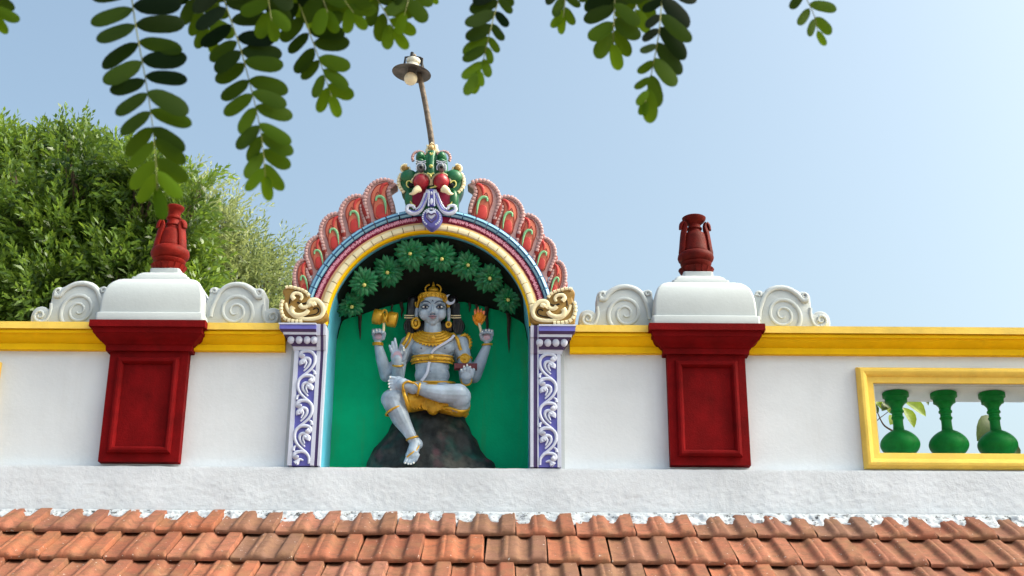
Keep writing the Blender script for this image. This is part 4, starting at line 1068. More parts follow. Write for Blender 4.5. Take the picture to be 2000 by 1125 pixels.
# face
def eyes(b):
    for x in (830.5, 859.5): b.ell(S(x, 599.5, 29.2 if True else 0), 5.8*U, 4.0*U, 2.1*U, 16)
shp('eye_white', M['white'], eyes, body)
def iris(b):
    for x in (831, 859): b.ell(S(x, 599.5, 32.2), 2.4*U, 1.8*U, 2.2*U, 12)
shp('iris', M['dark'], iris, body)
def ln(b, P, r, fl=.7):
    pth = smooth_path([S(*p) for p in P], 4); n = len(pth)
    b.tube(pth, [U*r*(.35+.65*math.sin(math.pi*(.08+.9*i/(n-1)))) for i in range(n)], 6, fl)
def lines(b):
    for s in (-1, 1):
        c = 845
        X = lambda q: c+s*q
        ln(b, [(X(6), 600.5, 31), (X(11), 596.8, 33.4), (X(17), 596.5, 32.4), (X(23.5), 599.5, 26.5)], 1.5)
        ln(b, [(X(7), 600.8, 31), (X(13), 602.8, 33), (X(19), 602.3, 31), (X(23.5), 599.8, 26.8)], .9)
        ln(b, [(X(4), 593, 36), (X(8.5), 589.3, 35.5), (X(16), 588.0, 33), (X(23.5), 592, 25)], 1.1)
        b.ell(S(X(3.9), 613.8, 37.2), 1.5*U, 1.2*U, .9*U, 8)
    ln(b, [(836.5, 618.6, 34.8), (841, 618.2, 37), (845, 618.8, 37.6), (849, 618.2, 37), (853.5, 618.6, 34.8)], .6)
    ln(b, [(843.5, 590, 36), (845, 586, 35.5), (846.5, 590, 36)], .7)
shp('painted_brow', M['eyeline'], lines, body)
shp('lips', M['lip'], lambda b: (ln(b, [(837, 618.2, 34.9), (841.5, 616.6, 37.2), (845, 617.1, 37.6), (848.5, 616.6, 37.2), (853, 618.2, 34.9)], 1.15), ln(b, [(839, 619.6, 35), (845, 621, 37.2), (851, 619.6, 35)], 1.5)), body)
shp('nipple', M['nip'], lambda b: (b.ell(S(823, 680, 24.6), 1.7*U, .8*U, 1.7*U, 8), b.ell(S(869, 680, 24.6), 1.7*U, .8*U, 1.7*U, 8), b.ell(S(841, 725, 23.2), 1.7*U, .8*U, 1.2*U, 8)), body)
# hair
def hair(b):
    b.ell(S(845, 590, -4), 34*U, 18*U, 32*U, 20)
    b.capsule(S(806, 588, -6), 11*U, S(801, 622, -8), 9*U); b.ell(S(800, 637, -8), 13*U, 9*U, 16*U, 16)
    b.capsule(S(884, 588, -6), 11*U, S(890, 622, -8), 9*U); b.ell(S(895, 638, -8), 14*U, 9*U, 16*U, 16)
    b.ell(S(845, 640, -12), 50*U, 7*U, 16*U, 18)
    for s, cx in ((-1, 800), (1, 895)):
        for i in range(7):
            q = (i-3)*3.4; pth = smooth_path([S(cx+s*(-4)+q*.6, 592, 1), S(cx-s*4+q*.6, 612, 2), S(cx-s*2+q*.6, 622, 1), S(cx+q, 636, 1.5-abs(q)*.35), S(cx+q*.6, 652, -2)], 3)
            b.tube(pth, 1.6*U, 6, 1)
shp('hair', M['hair'], hair, st_)
def tie(b):
    for cx, s in ((800, -1), (890, 1)):
        for y in (616, 620.5): b.tube([S(cx-10, y, 2), S(cx-4, y+.3, 4.5), S(cx+4, y+.3, 4.5), S(cx+10, y, 2)], 1.1*U, 6, 1)
shp('hair_tie', M['cream'], tie, st_)
G = M['gold']
# crown
def crown(b):
    c = S(845, 589, 6)
    pr = [(27.5, -6), (29.5, -5), (29.5, -3), (28, -1), (27.5, 1), (27.5, 9), (29, 11), (28, 12.5), (24, 13), (12, 20), (0.1, 20)]
    b.lathe([(r*U, z*U) for r, z in pr], c, 40, 1, .92, wob=lambda a, z: 1+.02*math.sin(a*18)*(z > 0))
    c2 = S(846, 577, 8)
    b.lathe([(r*U, z*U) for r, z in [(8, 0), (14, 2), (12, 5), (9, 6), (11, 8), (11.5, 11), (9, 15), (5, 18), (3, 19), (3.6, 21), (2.4, 24), (.6, 29)]], c2, 24, 1, .8)
    for i in range(9):
        a = R(200+i*17.5); p = c+Vector((29*U*math.cos(a), 27*U*math.sin(a), 5*U)); b.ell(p, 2.6*U, 2*U, 3.6*U, 10)
    for s in (-1, 1):
        pth = smooth_path([S(846+s*13, 571, 16), S(846+s*15.5, 564, 16), S(846+s*12, 558, 15), S(846+s*7, 556, 14)], 3); b.tube(pth, 1.8*U, 7, 1)
        b.tube(smooth_path([S(845+s*26, 583, 16), S(845+s*28.5, 592, 13), S(845+s*30, 600, 10), S(845+s*33, 596, 8), S(845+s*33, 590, 8)], 3), 2.1*U, 7, 1)
shp('crown', G, crown, st_)
def moon(b):
    c = (879.5, 584)
    pth = [S(c[0]+8.6*math.cos(R(a)), c[1]-8.6*math.sin(R(a)), 14) for a in range(95, 371, 14)]; n = len(pth)
    b.tube(pth, [U*(.5+3.1*math.sin(math.pi*i/(n-1))) for i in range(n)], 8, .6)
shp('crescent_moon', M['palelav'], moon, st_)
def earr(b):
    b.tube([S(812+7*math.cos(R(a)), 631+9.5*math.sin(R(a)), 11) for a in range(0, 360, 24)], 3.0*U, 8, 1, closed=True); b.ell(S(812, 631, 11), 4*U, 3*U, 6*U, 10)
    b.tube([S(876+4.6*math.cos(R(a)), 634+5*math.sin(R(a)), 11) for a in range(0, 360, 24)], 2.4*U, 8, 1, closed=True); b.ell(S(876, 634, 11), 1.6*U, 2*U, 1.6*U, 8)
shp('earring', G, earr, st_)
# broad collar
def collar(b):
    for k, (rx, y0, dip, r, d0) in enumerate(((20, 647, 4, 2.2, 16), (25, 648.5, 8, 3.6, 18), (30, 650, 12, 3.4, 20), (35, 652, 15.5, 3.6, 22), (39, 654, 18.5, 2.2, 24))):
        P = []
        for i in range(19):
            a = math.pi*i/18; c = math.cos(a); s = math.sin(a)
            P.append(S(845-rx*c, y0+dip*s**1.1, 3+(d0-3)*s**.8+2))
        b.tube(P, r*U, 8, .8)
        if k == 4:
            for i in range(1, 18):
                b.ell(P[i]+Vector((0, -.001, -2.4*U)), 2.2*U, 1.8*U, 2.4*U, 8)
    b.ell(S(844, 660, 27), 7*U, 3*U, 7*U, 14); b.tube([S(844+7*math.cos(R(a)), 660+7*math.sin(R(a)), 28) for a in range(0, 360, 24)], 1.3*U, 6, 1, closed=True); b.ell(S(844, 660, 31), 2.6*U, 2*U, 2.6*U, 10)
shp('collar', G, collar, st_)
def ringt(b, P0, P1, rx, r, n=24, sq=1):
    """ring round the limb whose axis runs from P0 to P1"""
    p, q = S(*P0), S(*P1); t_ = (q-p).normalized(); u_ = t_.orthogonal().normalized(); v_ = t_.cross(u_)
    b.tube([p+u_*(rx*U*math.cos(2*math.pi*i/n))+v_*(rx*U*math.sin(2*math.pi*i/n)) for i in range(n)], r*U, 8, 1, nrm=tuple(t_), closed=True)
def shoulder(b):
    b.tube([S(906.5+11.5*math.cos(R(a))*1, 670+15.5*math.sin(R(a)), 12-11*max(0, math.cos(R(a)))-2*abs(math.sin(R(a)))) for a in range(0, 360, 18)], 2.9*U, 8, 1, closed=True)
    for a in range(-80, 110, 19): b.ell(S(905+15.5*math.cos(R(a)), 670+18*math.sin(R(a)), -1), 2.4*U, 2.4*U, 2.8*U, 8)
    b.tube(smooth_path([S(884, 652, 10), S(892, 660, 17), S(896, 672, 18), S(900, 684, 15)], 4), 3.4*U, 8, .8)
    b.tube(smooth_path([S(799, 651, 8), S(795, 660, 14), S(789, 670, 15), S(782, 679, 12)], 4), 3.6*U, 8, .8)
    b.tube(smooth_path([S(805, 652, 10), S(801, 664, 17), S(794, 676, 15), S(788, 684, 10)], 4), 2.2*U, 8, .8)
    ringt(b, (907.5, 701, 1), (909, 730, 6), 13.6, 2.2)
    b.ell(S(908, 700, 15), 9.5*U, 3*U, 9.5*U, 14); b.tube([S(908+8.5*math.cos(R(a)), 700+8.5*math.sin(R(a)), 17) for a in range(0, 360, 24)], 1.8*U, 7, 1, closed=True); b.ell(S(908, 700, 19), 3*U, 2*U, 3*U, 8)
shp('armlet', G, shoulder, st_)
def brac(b):
    ringt(b, (777, 713.5, 34), (777, 705, 38), 9.8, 1.9); ringt(b, (738, 673, 4), (738.6, 664, 6), 9.3, 2.1); ringt(b, (738, 670, 4), (738.6, 660, 6), 9.3, 1.4)
    ringt(b, (951.5, 673, 4), (951, 664, 6), 9.3, 2.1); ringt(b, (911, 743, 30), (911, 740, 40), 9.9, 1.8)
shp('bracelet', G, brac, st_)
def ank(b):
    ringt(b, (771.5, 802, 46), (781, 822, 46), 19.0, 2.2, 32); ringt(b, (805, 856, 43.5), (808, 866, 42), 10.8, 2.0); 
    ringt(b, (818, 760, 61), (828, 762, 60), 11.6, 2.3)
    b.tube(smooth_path([S(816, 874, 52), S(808, 882, 60), S(800, 888, 62), S(794, 893, 62)], 4), 1.6*U, 7, .8)
    b.tube(smooth_path([S(817, 868, 44), S(818, 872, 52), S(812, 880, 58)], 4), 1.4*U, 7, .8)
    b.tube(smooth_path([S(808, 748, 70), S(796, 745, 73), S(788, 750, 73.5), S(787, 758, 72), S(790, 764, 68)], 4), 2.2*U, 8, .8)
    b.tube(smooth_path([S(800, 745, 71), S(812, 750, 72), S(818, 757, 72)], 4), 1.6*U, 8, .8)
shp('anklet', G, ank, st_)
def cb(b):
    for dy, r in ((-6.5, 2.0), (0, 4.2), (6.5, 2.0)):
        P = []
        for i in range(21):
            a = math.pi*i/20; P.append(S(844.5-40*math.cos(a), 702-dy*0+dy-5*math.sin(a)+2.5, 2+20*math.sin(a)**.7))
        b.tube(P, r*U, 8, .7)
    b.ell(S(842, 698, 26), 6*U, 3*U, 6*U, 12)
    for i in range(-3, 4):
        if i: b.ell(S(844+i*9.5, 700+abs(i)*1.0, 24-abs(i)*1.3), 3*U, 2.2*U, 2.4*U, 8)
shp('chest_band', G, cb, st_)
def wb(b):
    for dy, r in ((0, 2.6), (4.5, 2.0)):
        P = [S(845-43*math.cos(math.pi*i/20), 748+dy-2*math.sin(math.pi*i/20), 2+24*math.sin(math.pi*i/20)**.7) for i in range(21)]
        b.tube(P, r*U, 8, .8)
shp('waist_belt', G, wb, st_)
def thread(b):
    P = smooth_path([S(887, 655, 18), S(878, 664, 24.5), S(862, 674, 26.5), S(849, 682, 26), S(842, 690, 25)], 5)
    b.tube(P, 2.6*U, 8, .5)
    P = smooth_path([S(838.5, 707, 25), S(836.5, 716, 25.5), S(834, 728, 26), S(828, 738, 26.5), S(823, 744, 26)], 5)
    b.tube(P, 2.9*U, 8, .5)
shp('sacred_thread', M['palelav'], thread, st_)
# gold loincloth
D = MB()
D.ell(S(847, 776, 14), 46*U, 24*U, 22*U, 20); D.capsule(S(834, 774, 14), 26*U, S(802, 781, 31), 25*U); D.capsule(S(862, 782, 12), 25*U, S(897, 793, 26), 22*U)
D.capsule(S(846, 782, 30), 13*U, S(846, 798, 30), 13*U)
for i in range(9):
    x = 828+i*4.6; D.tube(smooth_path([S(841+(i-4)*1.2, 764, 38), S(x+1, 785, 42-abs(i-4)), S(x, 805-abs(i-4)*1.2, 38-abs(i-4))], 3), 2.1*U, 6, 1)
for i in range(6):
    y = 778+i*5; D.tube(smooth_path([S(866, y-4, 40), S(885, y+3, 44-i*2), S(905, y+7, 40-i*2), S(915, y+6, 28-i*2)], 3), 1.8*U, 6, 1)
for i in range(5):
    x = 800+i*6; D.tube(smooth_path([S(x+8, 766, 42), S(x, 782, 54-i*3), S(x+3, 800, 44-i*2)], 3), 1.8*U, 6, 1)
D.capsule(S(905, 803, 24), 7*U, S(909, 812, 20), 4*U)
fused('loincloth', D, G, st_, .0026, 1)
shp('cloth_hem', G, lambda b: (b.tube(smooth_path([S(796, 757, 50), S(788, 762, 62), S(792, 778, 66), S(797, 793, 58), S(798, 803, 44)], 4), 3.4*U, 8, .7),
                               b.tube(smooth_path([S(866, 796, 40), S(880, 797, 47), S(898, 803, 46), S(912, 800, 36), S(916, 792, 24)], 4), 2.6*U, 8, .7)), st_)
# what the hands hold (cast in one piece with the statue)
def drum(b):
    pr = [(13, -27), (15.5, -25.5), (15.5, -8), (11, -4.5), (7.5, 0), (11, 4.5), (15.5, 8), (15.5, 25.5), (13, 27)]
    c = S(752, 621.5, 14); ax = (S(776, 626, 14)-S(729, 617.5, 14)).normalized(); u_ = Vector((0, 1, 0)); v_ = ax.cross(u_)
    rings = [[c+ax*(z*U*.9)+u_*(r*U*.8*math.cos(2*math.pi*k/24))+v_*(r*U*math.sin(2*math.pi*k/24)) for k in range(24)] for r, z in pr]
    b.loft([[c+ax*(-27*U*.9)+(p-c-ax*(-27*U*.9))*.02 for p in rings[0]]]+rings)
    b.tube([S(751+4*math.cos(R(a)), 610.5+5*math.sin(R(a)), 20) for a in range(0, 360, 30)], 2.6*U, 7, 1, closed=True)
    b.tube(smooth_path([S(756, 612, 24), S(753, 622, 31), S(748, 630, 25)], 3), 2.4*U, 7, 1); b.tube(smooth_path([S(747, 613, 24), S(751, 622, 31), S(755, 631, 25)], 3), 2.2*U, 7, 1)
shp('hand_drum', G, drum, st_)
shp('stem', M['cream'], lambda b: (b.tube([S(750, 630, 16), S(749, 650, 18)], 2.7*U, 8, 1), b.tube([S(936, 632, 12), S(940, 650, 18)], 2.7*U, 8, 1)), st_)
FL = [(936, 637), (928, 631), (923, 622), (922.5, 615), (926, 617), (926, 608), (930, 611), (933, 600), (937, 606), (941, 603), (942, 610), (947, 609), (945, 616), (949.5, 616), (947, 624), (942, 631)]
def flm(b, s=1, y=5, th=.016):
    c = S(936, 619, 12); pts = [(c.x+(S(x, q, 12).x-c.x)*s, c.z+(S(x, q, 12).z-c.z)*s) for x, q in FL]
    b.slab(pts, YS-.027-y*U, th, .004)
fo_ = shp('flame', M['flame'], lambda b: flm(b, 1, 0, .018), st_, smooth=40)
def flp(b):
    rr = random.Random(2)
    for k in range(9):
        a = R(-60+k*38); b.tube([S(936, 622, 16), S(936+6*math.cos(a), 620+7*math.sin(a), 20), S(936+10*math.cos(a), 618+11*math.sin(a)-3, 15)], [3*U, 3.2*U, .6*U], 6, .7)
shp('flame_petal', M['flame'], flp, fo_, smooth=40)
shp('flame_tip', M['flame2'], lambda b: [b.tube([S(x, 614, 17), S(x+dx, 608, 18), S(x+dx*1.5, y, 14)], [2.6*U, 2.4*U, .5*U], 6, .7) for x, dx, y in ((929, -1, 603), (934, 0, 599), (939, 1, 602), (944, 1.5, 608))], fo_, smooth=40)
def book(b):
    for (x0, x1, y0, y1, d, t_) in ((887, 932, 711, 722.5, 37, 5), (888, 931, 713, 720.5, 40, 6)):
        A, Bq = S(x0, y1, d), S(x1, y0, d); b.box(A.x, Bq.x, A.y-t_*U, A.y+4*U, A.z, Bq.z)
shp('book', M['bookred'], book, st_, smooth=20)

for o in [o for o in bpy.data.objects if o.type == 'MESH' and o.name.split('.')[0] in ('hair_tie', 'armlet', 'earring', 'bracelet', 'anklet', 'nail', 'eye_white', 'iris', 'palm', 'nipple', 'stem', 'sacred_thread', 'petal_fringe', 'cloth_hem')]:
    split_islands(o, .002)
# ================================================================== TREES BEHIND
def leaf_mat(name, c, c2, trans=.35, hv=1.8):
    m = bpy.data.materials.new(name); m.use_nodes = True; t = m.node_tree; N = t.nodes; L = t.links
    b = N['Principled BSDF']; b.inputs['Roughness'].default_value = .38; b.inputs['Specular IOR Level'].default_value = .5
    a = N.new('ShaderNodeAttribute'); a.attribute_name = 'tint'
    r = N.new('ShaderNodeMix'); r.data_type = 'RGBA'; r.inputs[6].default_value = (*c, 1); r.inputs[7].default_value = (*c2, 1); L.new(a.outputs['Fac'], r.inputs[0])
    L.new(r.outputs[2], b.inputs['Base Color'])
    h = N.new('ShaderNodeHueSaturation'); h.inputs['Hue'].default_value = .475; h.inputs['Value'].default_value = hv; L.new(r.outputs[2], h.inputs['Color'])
    tr = N.new('ShaderNodeBsdfTranslucent'); L.new(h.outputs[0], tr.inputs[0])
    ms = N.new('ShaderNodeMixShader'); ms.inputs[0].default_value = trans
    L.new(b.outputs[0], ms.inputs[1]); L.new(tr.outputs[0], ms.inputs[2]); L.new(ms.outputs[0], N['Material Output'].inputs[0])
    return m
def np_mesh(name, V, Q, tint, m, parent, label=None):
    me = bpy.data.meshes.new(name); V = V-np.array(wpos(parent))
    me.vertices.add(len(V)); me.vertices.foreach_set('co', V.ravel().astype('f'))
    me.loops.add(Q.size); me.loops.foreach_set('vertex_index', Q.ravel().astype('i'))
    me.polygons.add(len(Q)); me.polygons.foreach_set('loop_start', np.arange(0, Q.size, 4, dtype='i'))
    me.update(); me.validate()
    a = me.attributes.new('tint', 'FLOAT', 'FACE'); a.data.foreach_set('value', tint.astype('f'))
    me.materials.append(m)
    o = bpy.data.objects.new(name, me); col.objects.link(o); o.parent = parent
    return tag(o, label)
def crown_shoots(seed, lobes, n_shoots, nl=11, LL=.075, LW=.016, shoot=.17, shell=.35, upb=.5, tbias=None):
    """lance leaves in spirals on short shoots spread through a set of lobes (x,y,z,r)"""
    rg = np.random.default_rng(seed)
    lob = np.array(lobes); wgt = lob[:, 3]**2.2; wgt /= wgt.sum()
    idx = rg.choice(len(lob), n_shoots, p=wgt); c = lob[idx]
    d = rg.normal(size=(n_shoots, 3)); d /= np.linalg.norm(d, axis=1)[:, None]
    rad = c[:, 3]*(1-shell*rg.random(n_shoots)**1.6)*(1+.13*rg.normal(size=n_shoots))
    P = c[:, :3]+d*rad[:, None]
    D = d*.75+np.array([0, 0, upb])+rg.normal(size=(n_shoots, 3))*.38; D /= np.linalg.norm(D, axis=1)[:, None]
    Ls = shoot*(.6+.8*rg.random(n_shoots))
    T = np.repeat(np.arange(n_shoots), nl); k = np.tile(np.arange(nl), n_shoots); n = len(T)
    f = (k+.5)/nl; o = P[T]+D[T]*(Ls[T]*f)[:, None]
    ref = np.where(np.abs(D[T, 2:3]) > .9, np.array([[1., 0, 0]]), np.array([[0, 0, 1.]]))
    A = np.cross(D[T], ref); A /= np.linalg.norm(A, axis=1)[:, None]; B = np.cross(D[T], A)
    ang = k*2.4+rg.random(n)*.8+T*1.7
    rad_ = A*np.cos(ang)[:, None]+B*np.sin(ang)[:, None]
    opn = (.95-.55*f)*(.8+.4*rg.random(n))
    ld = rad_*np.sin(opn)[:, None]+D[T]*np.cos(opn)[:, None]; ld /= np.linalg.norm(ld, axis=1)[:, None]
    sd_ = np.cross(ld, D[T]); sd_ /= (np.linalg.norm(sd_, axis=1)[:, None]+1e-9)
    nr_ = np.cross(sd_, ld)
    Lf = LL*(.65+.6*rg.random(n))*(1-.25*f); Wf = LW*(.8+.5*rg.random(n))
    droop = np.array([0, 0, -1.])*(Lf*.12)[:, None]
    v0 = o; v1 = o+ld*(Lf*.45)[:, None]+sd_*Wf[:, None]*.5+nr_*(Lf*.04)[:, None]; v2 = o+ld*Lf[:, None]+droop; v3 = o+ld*(Lf*.45)[:, None]-sd_*Wf[:, None]*.5+nr_*(Lf*.04)[:, None]
    V = np.stack([v0, v1, v2, v3], 1).reshape(-1, 3); Q = np.arange(n*4).reshape(-1, 4)
    lt = rg.random(len(lob))
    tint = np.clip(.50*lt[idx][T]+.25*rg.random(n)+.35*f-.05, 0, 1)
    return V, Q, tint, P, D, Ls
def limbs(base, top, lobes, r0, seed):
    rr = random.Random(seed); b = MB(); base, top = Vector(base), Vector(top)
    n = 10; path = [base.lerp(top, i/n)+Vector((.12*noise.noise((i*.6, seed, 0)), .12*noise.noise((i*.6, seed, 5)), 0)) for i in range(n+1)]
    b.tube(path, [r0*(1-.75*i/n)+r0*.35*math.exp(-i*1.5) for i in range(n+1)], 12, 1, nrm=(1, 0, 0))
    br = MB()
    for (x, y, z, r) in lobes:
        c = Vector((x, y, z)); f_ = min(.95, max(.3, (c.z-base.z)/(top.z-base.z)*.6+rr.uniform(-.1, .05))); s = path[int(f_*n)]
        mid = s.lerp(c, .5)+Vector((rr.uniform(-.15, .15), rr.uniform(-.15, .15), -.12))
        P = smooth_path([s, mid, c], 5); m_ = len(P)
        br.tube(P, [r0*.36*(1-i/m_)+.008 for i in range(m_)], 7, 1, nrm=(1, 0, 0))
        for q in range(9):
            a = rr.uniform(0, 6.28); e = c+Vector((math.cos(a)*math.cos(q), math.sin(a)*math.cos(q), math.sin(q)))*r*.8
            s2 = P[m_-2-q % 3]; br.tube([s2, s2.lerp(e, .5)+Vector((0, 0, -.04)), e], [.016, .010, .004], 5, 1, nrm=(1, 0, 0))
    return b, br
def tree(name, label, base, top, lobes, r0, seed, nsh, m, **kw):
    t_ = thing(name, label, 'tree', base, 'bushy trees behind the parapet')
    tr_, br = limbs(base, top, lobes, r0, seed)
    tk = obj('trunk', tr_, M['bark'], t_, smooth=60); obj('branches', br, M['bark'], tk, smooth=60)
    V, Q, ti, P, D, Ls = crown_shoots(seed, lobes, nsh, **kw)
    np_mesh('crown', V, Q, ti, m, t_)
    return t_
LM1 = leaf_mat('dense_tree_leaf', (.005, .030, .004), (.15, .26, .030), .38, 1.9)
LM2 = leaf_mat('pale_tree_leaf', (.05, .10, .03), (.34, .40, .15), .4, 1.8)
YT = 10.5
def lobepx(x, y, Y, rpx): p = W(x, y, Y); return (p.x, p.y, p.z, rpx*Y/(.94*F))
rr = random.Random(8)
lb = [lobepx(q[0], q[1]+(46 if q[1] < 420 else 0)+max(0, q[0]-190)*.20, q[2], q[3]*(.66 if q[2] < 11.3 else .85)) for q in [(35, 315, 10.8, 62), (0, 275, 10.6, 45), (105, 300, 11, 55), (170, 310, 10.8, 60), (238, 315, 10.9, 60), (200, 290, 11.3, 45), (110, 270, 11.2, 32), (215, 272, 11.2, 30),
     (-40, 400, 10.5, 85), (50, 400, 10.3, 85), (130, 395, 10.6, 80), (215, 390, 10.5, 80), (290, 380, 10.7, 70), (330, 365, 11, 50),
     (20, 490, 10.1, 85), (110, 480, 9.9, 80), (190, 470, 10.2, 80), (270, 460, 10, 80), (335, 450, 10.4, 70),
     (0, 580, 9.9, 80), (80, 580, 9.7, 80), (160, 570, 9.9, 75), (240, 560, 9.8, 80), (320, 540, 10, 75), (385, 560, 10.2, 60),
     (100, 660, 9.9, 90), (230, 650, 10, 90), (350, 650, 10.1, 90), (-60, 520, 10.6, 100), (-80, 640, 10.6, 120), (60, 360, 11.6, 90), (180, 400, 11.8, 100), (280, 480, 11.6, 110), (90, 520, 11.4, 120)]]
for i in range(46):
    x = rr.uniform(-20, 380); y = (290 if x < 200 else 290+(x-200)*1.0)+rr.uniform(-6, 70); lb.append(lobepx(x, y, rr.uniform(10.4, 11.2), rr.uniform(10, 26)))
for i in range(60):
    lb.append(lobepx(rr.uniform(-20, 400), rr.uniform(330, 640), rr.uniform(9.7, 10.2), rr.uniform(14, 34)))
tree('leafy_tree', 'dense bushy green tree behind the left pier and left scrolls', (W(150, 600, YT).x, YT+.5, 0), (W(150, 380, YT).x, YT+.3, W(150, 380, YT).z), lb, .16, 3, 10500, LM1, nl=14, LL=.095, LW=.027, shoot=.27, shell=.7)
lb2 = [lobepx(q[0]-4, q[1]+34, q[2], q[3]*.82) for q in [(400, 350, 11.6, 30), (385, 400, 11.4, 48), (440, 400, 11.6, 40), (430, 445, 11.3, 58), (490, 455, 11.5, 44), (395, 480, 11.2, 55), (470, 505, 11.3, 58), (530, 500, 11.6, 36), (515, 545, 11.3, 52), (550, 470, 11.8, 22), (560, 520, 11.7, 20),
      (430, 560, 11.1, 62), (480, 600, 11.2, 62), (540, 600, 11.4, 45), (400, 640, 11, 70), (500, 660, 11.2, 70), (565, 560, 11.7, 16), (360, 330, 11.8, 22)]]
tree('leafy_tree', 'sparser paler tree with airy crown between the left pier and the arch', (W(440, 600, 11.3).x, 11.5, 0), (W(440, 430, 11.3).x, 11.4, W(440, 430, 11.3).z), lb2, .11, 7, 2300, LM2, nl=11, LL=.080, LW=.0155, shell=.7, shoot=.26)

# plants seen through the right opening
YPt = 7.4
def twig_plant(label, stems, leaves, base, m):
    t_ = thing('plant', label, 'plant', base)
    b = MB()
    for P, r0, r1 in stems:
        pth = smooth_path([W(x, y, Y_) if Y_ else Vector(x) for x, y, Y_ in P], 4) if not isinstance(P[0], Vector) else smooth_path(P, 4)
        n = len(pth); b.tube(pth, [r0+(r1-r0)*i/(n-1) for i in range(n)], 7, 1)
    obj('stem', b, M['bark'], t_, smooth=60)
    for (x0, y0, x1, y1, wd, dY) in leaves:
        p, q = W(x0, y0, YPt+dY), W(x1, y1, YPt+dY-.03); ax = q-p; L = ax.length; ax.normalize()
        s = ax.cross(Vector((.25, -1, .2))).normalized(); nn = s.cross(ax); b = MB(); rows = []
        for t__, w_ in ((0, .04), (.12, .5), (.3, .92), (.5, 1), (.7, .85), (.88, .45), (1, .03)):
            c = p+ax*(L*t__)+nn*(.10*L*math.sin(t__*3)); hw = wd*.0034*w_*.5
            rows.append([c-s*hw+nn*hw*.4, c-nn*.001, c+s*hw+nn*hw*.4])
        b.loft(rows, False, False); o = obj('leaf', b, m[0 if len(m) == 1 or wd < 16.5 and (int(x0)+int(y0)) % 3 else 1], t_, smooth=80)
LP1 = mat('plant_leaf_dark', (.05, .085, .02), .45, .1, 40, .15, 30, trans=.4)
LP2 = mat('plant_leaf_bright', (.16, .24, .015), .45, .1, 40, .12, 30, trans=.5)
twig_plant('leafy twig of a plant seen behind the leftmost green baluster', [
    ([(1700, 850, YPt), (1712, 823, YPt), (1730, 808, YPt), (1752, 790, YPt), (1775, 775, YPt)], .003, .0015), ([(1744, 842, YPt), (1728, 832, YPt), (1720, 820, YPt), (1712, 804, YPt), (1695, 796, YPt)], .006, .002),
    ([Vector((W(1744, 842, YPt).x, YPt, W(1744, 842, YPt).z)), Vector((W(1765, 870, YPt).x, YPt, W(1765, 900, YPt).z)), Vector((W(1775, 900, YPt).x, YPt, 1.9)), Vector((W(1775, 900, YPt).x, YPt, 0))], .007, .018)],
    [(1724, 778, 1738, 808, 22, .03), (1706, 774, 1722, 800, 20, .06), (1728, 790, 1722, 803, 13, 0), (1712, 795, 1708, 783, 11, .1), (1738, 796, 1722, 784, 16, 0), (1744, 812, 1738, 830, 17, 0), (1764, 796, 1785, 836, 20, .05), (1762, 778, 1808, 814, 24, 0), (1800, 772, 1813, 792, 11, .1), (1716, 806, 1703, 792, 10, 0), (1735, 800, 1716, 788, 12, .05)],
    (W(1775, 900, YPt).x, YPt, 0), [LP1, LP2])
twig_plant('plant with one broad yellow green leaf behind the baluster nearest the right edge', [
    ([Vector((W(1990, 905, YPt).x, YPt, W(1990, 905, YPt).z)), Vector((W(1995, 930, YPt).x, YPt, W(1995, 960, YPt).z)), Vector((W(1995, 930, YPt).x, YPt, 0))], .006, .015), ([(1990, 905, YPt), (1960, 860, YPt), (1932, 818, YPt), (1917, 829, YPt)], .003, .0015)],
    [(1934, 812, 1908, 862, 34, 0), (1909, 838, 1940, 898, 32, .04), (1955, 872, 1990, 902, 34, .02)],
    (W(1995, 930, YPt).x, YPt, 0), [LP2, LP1])

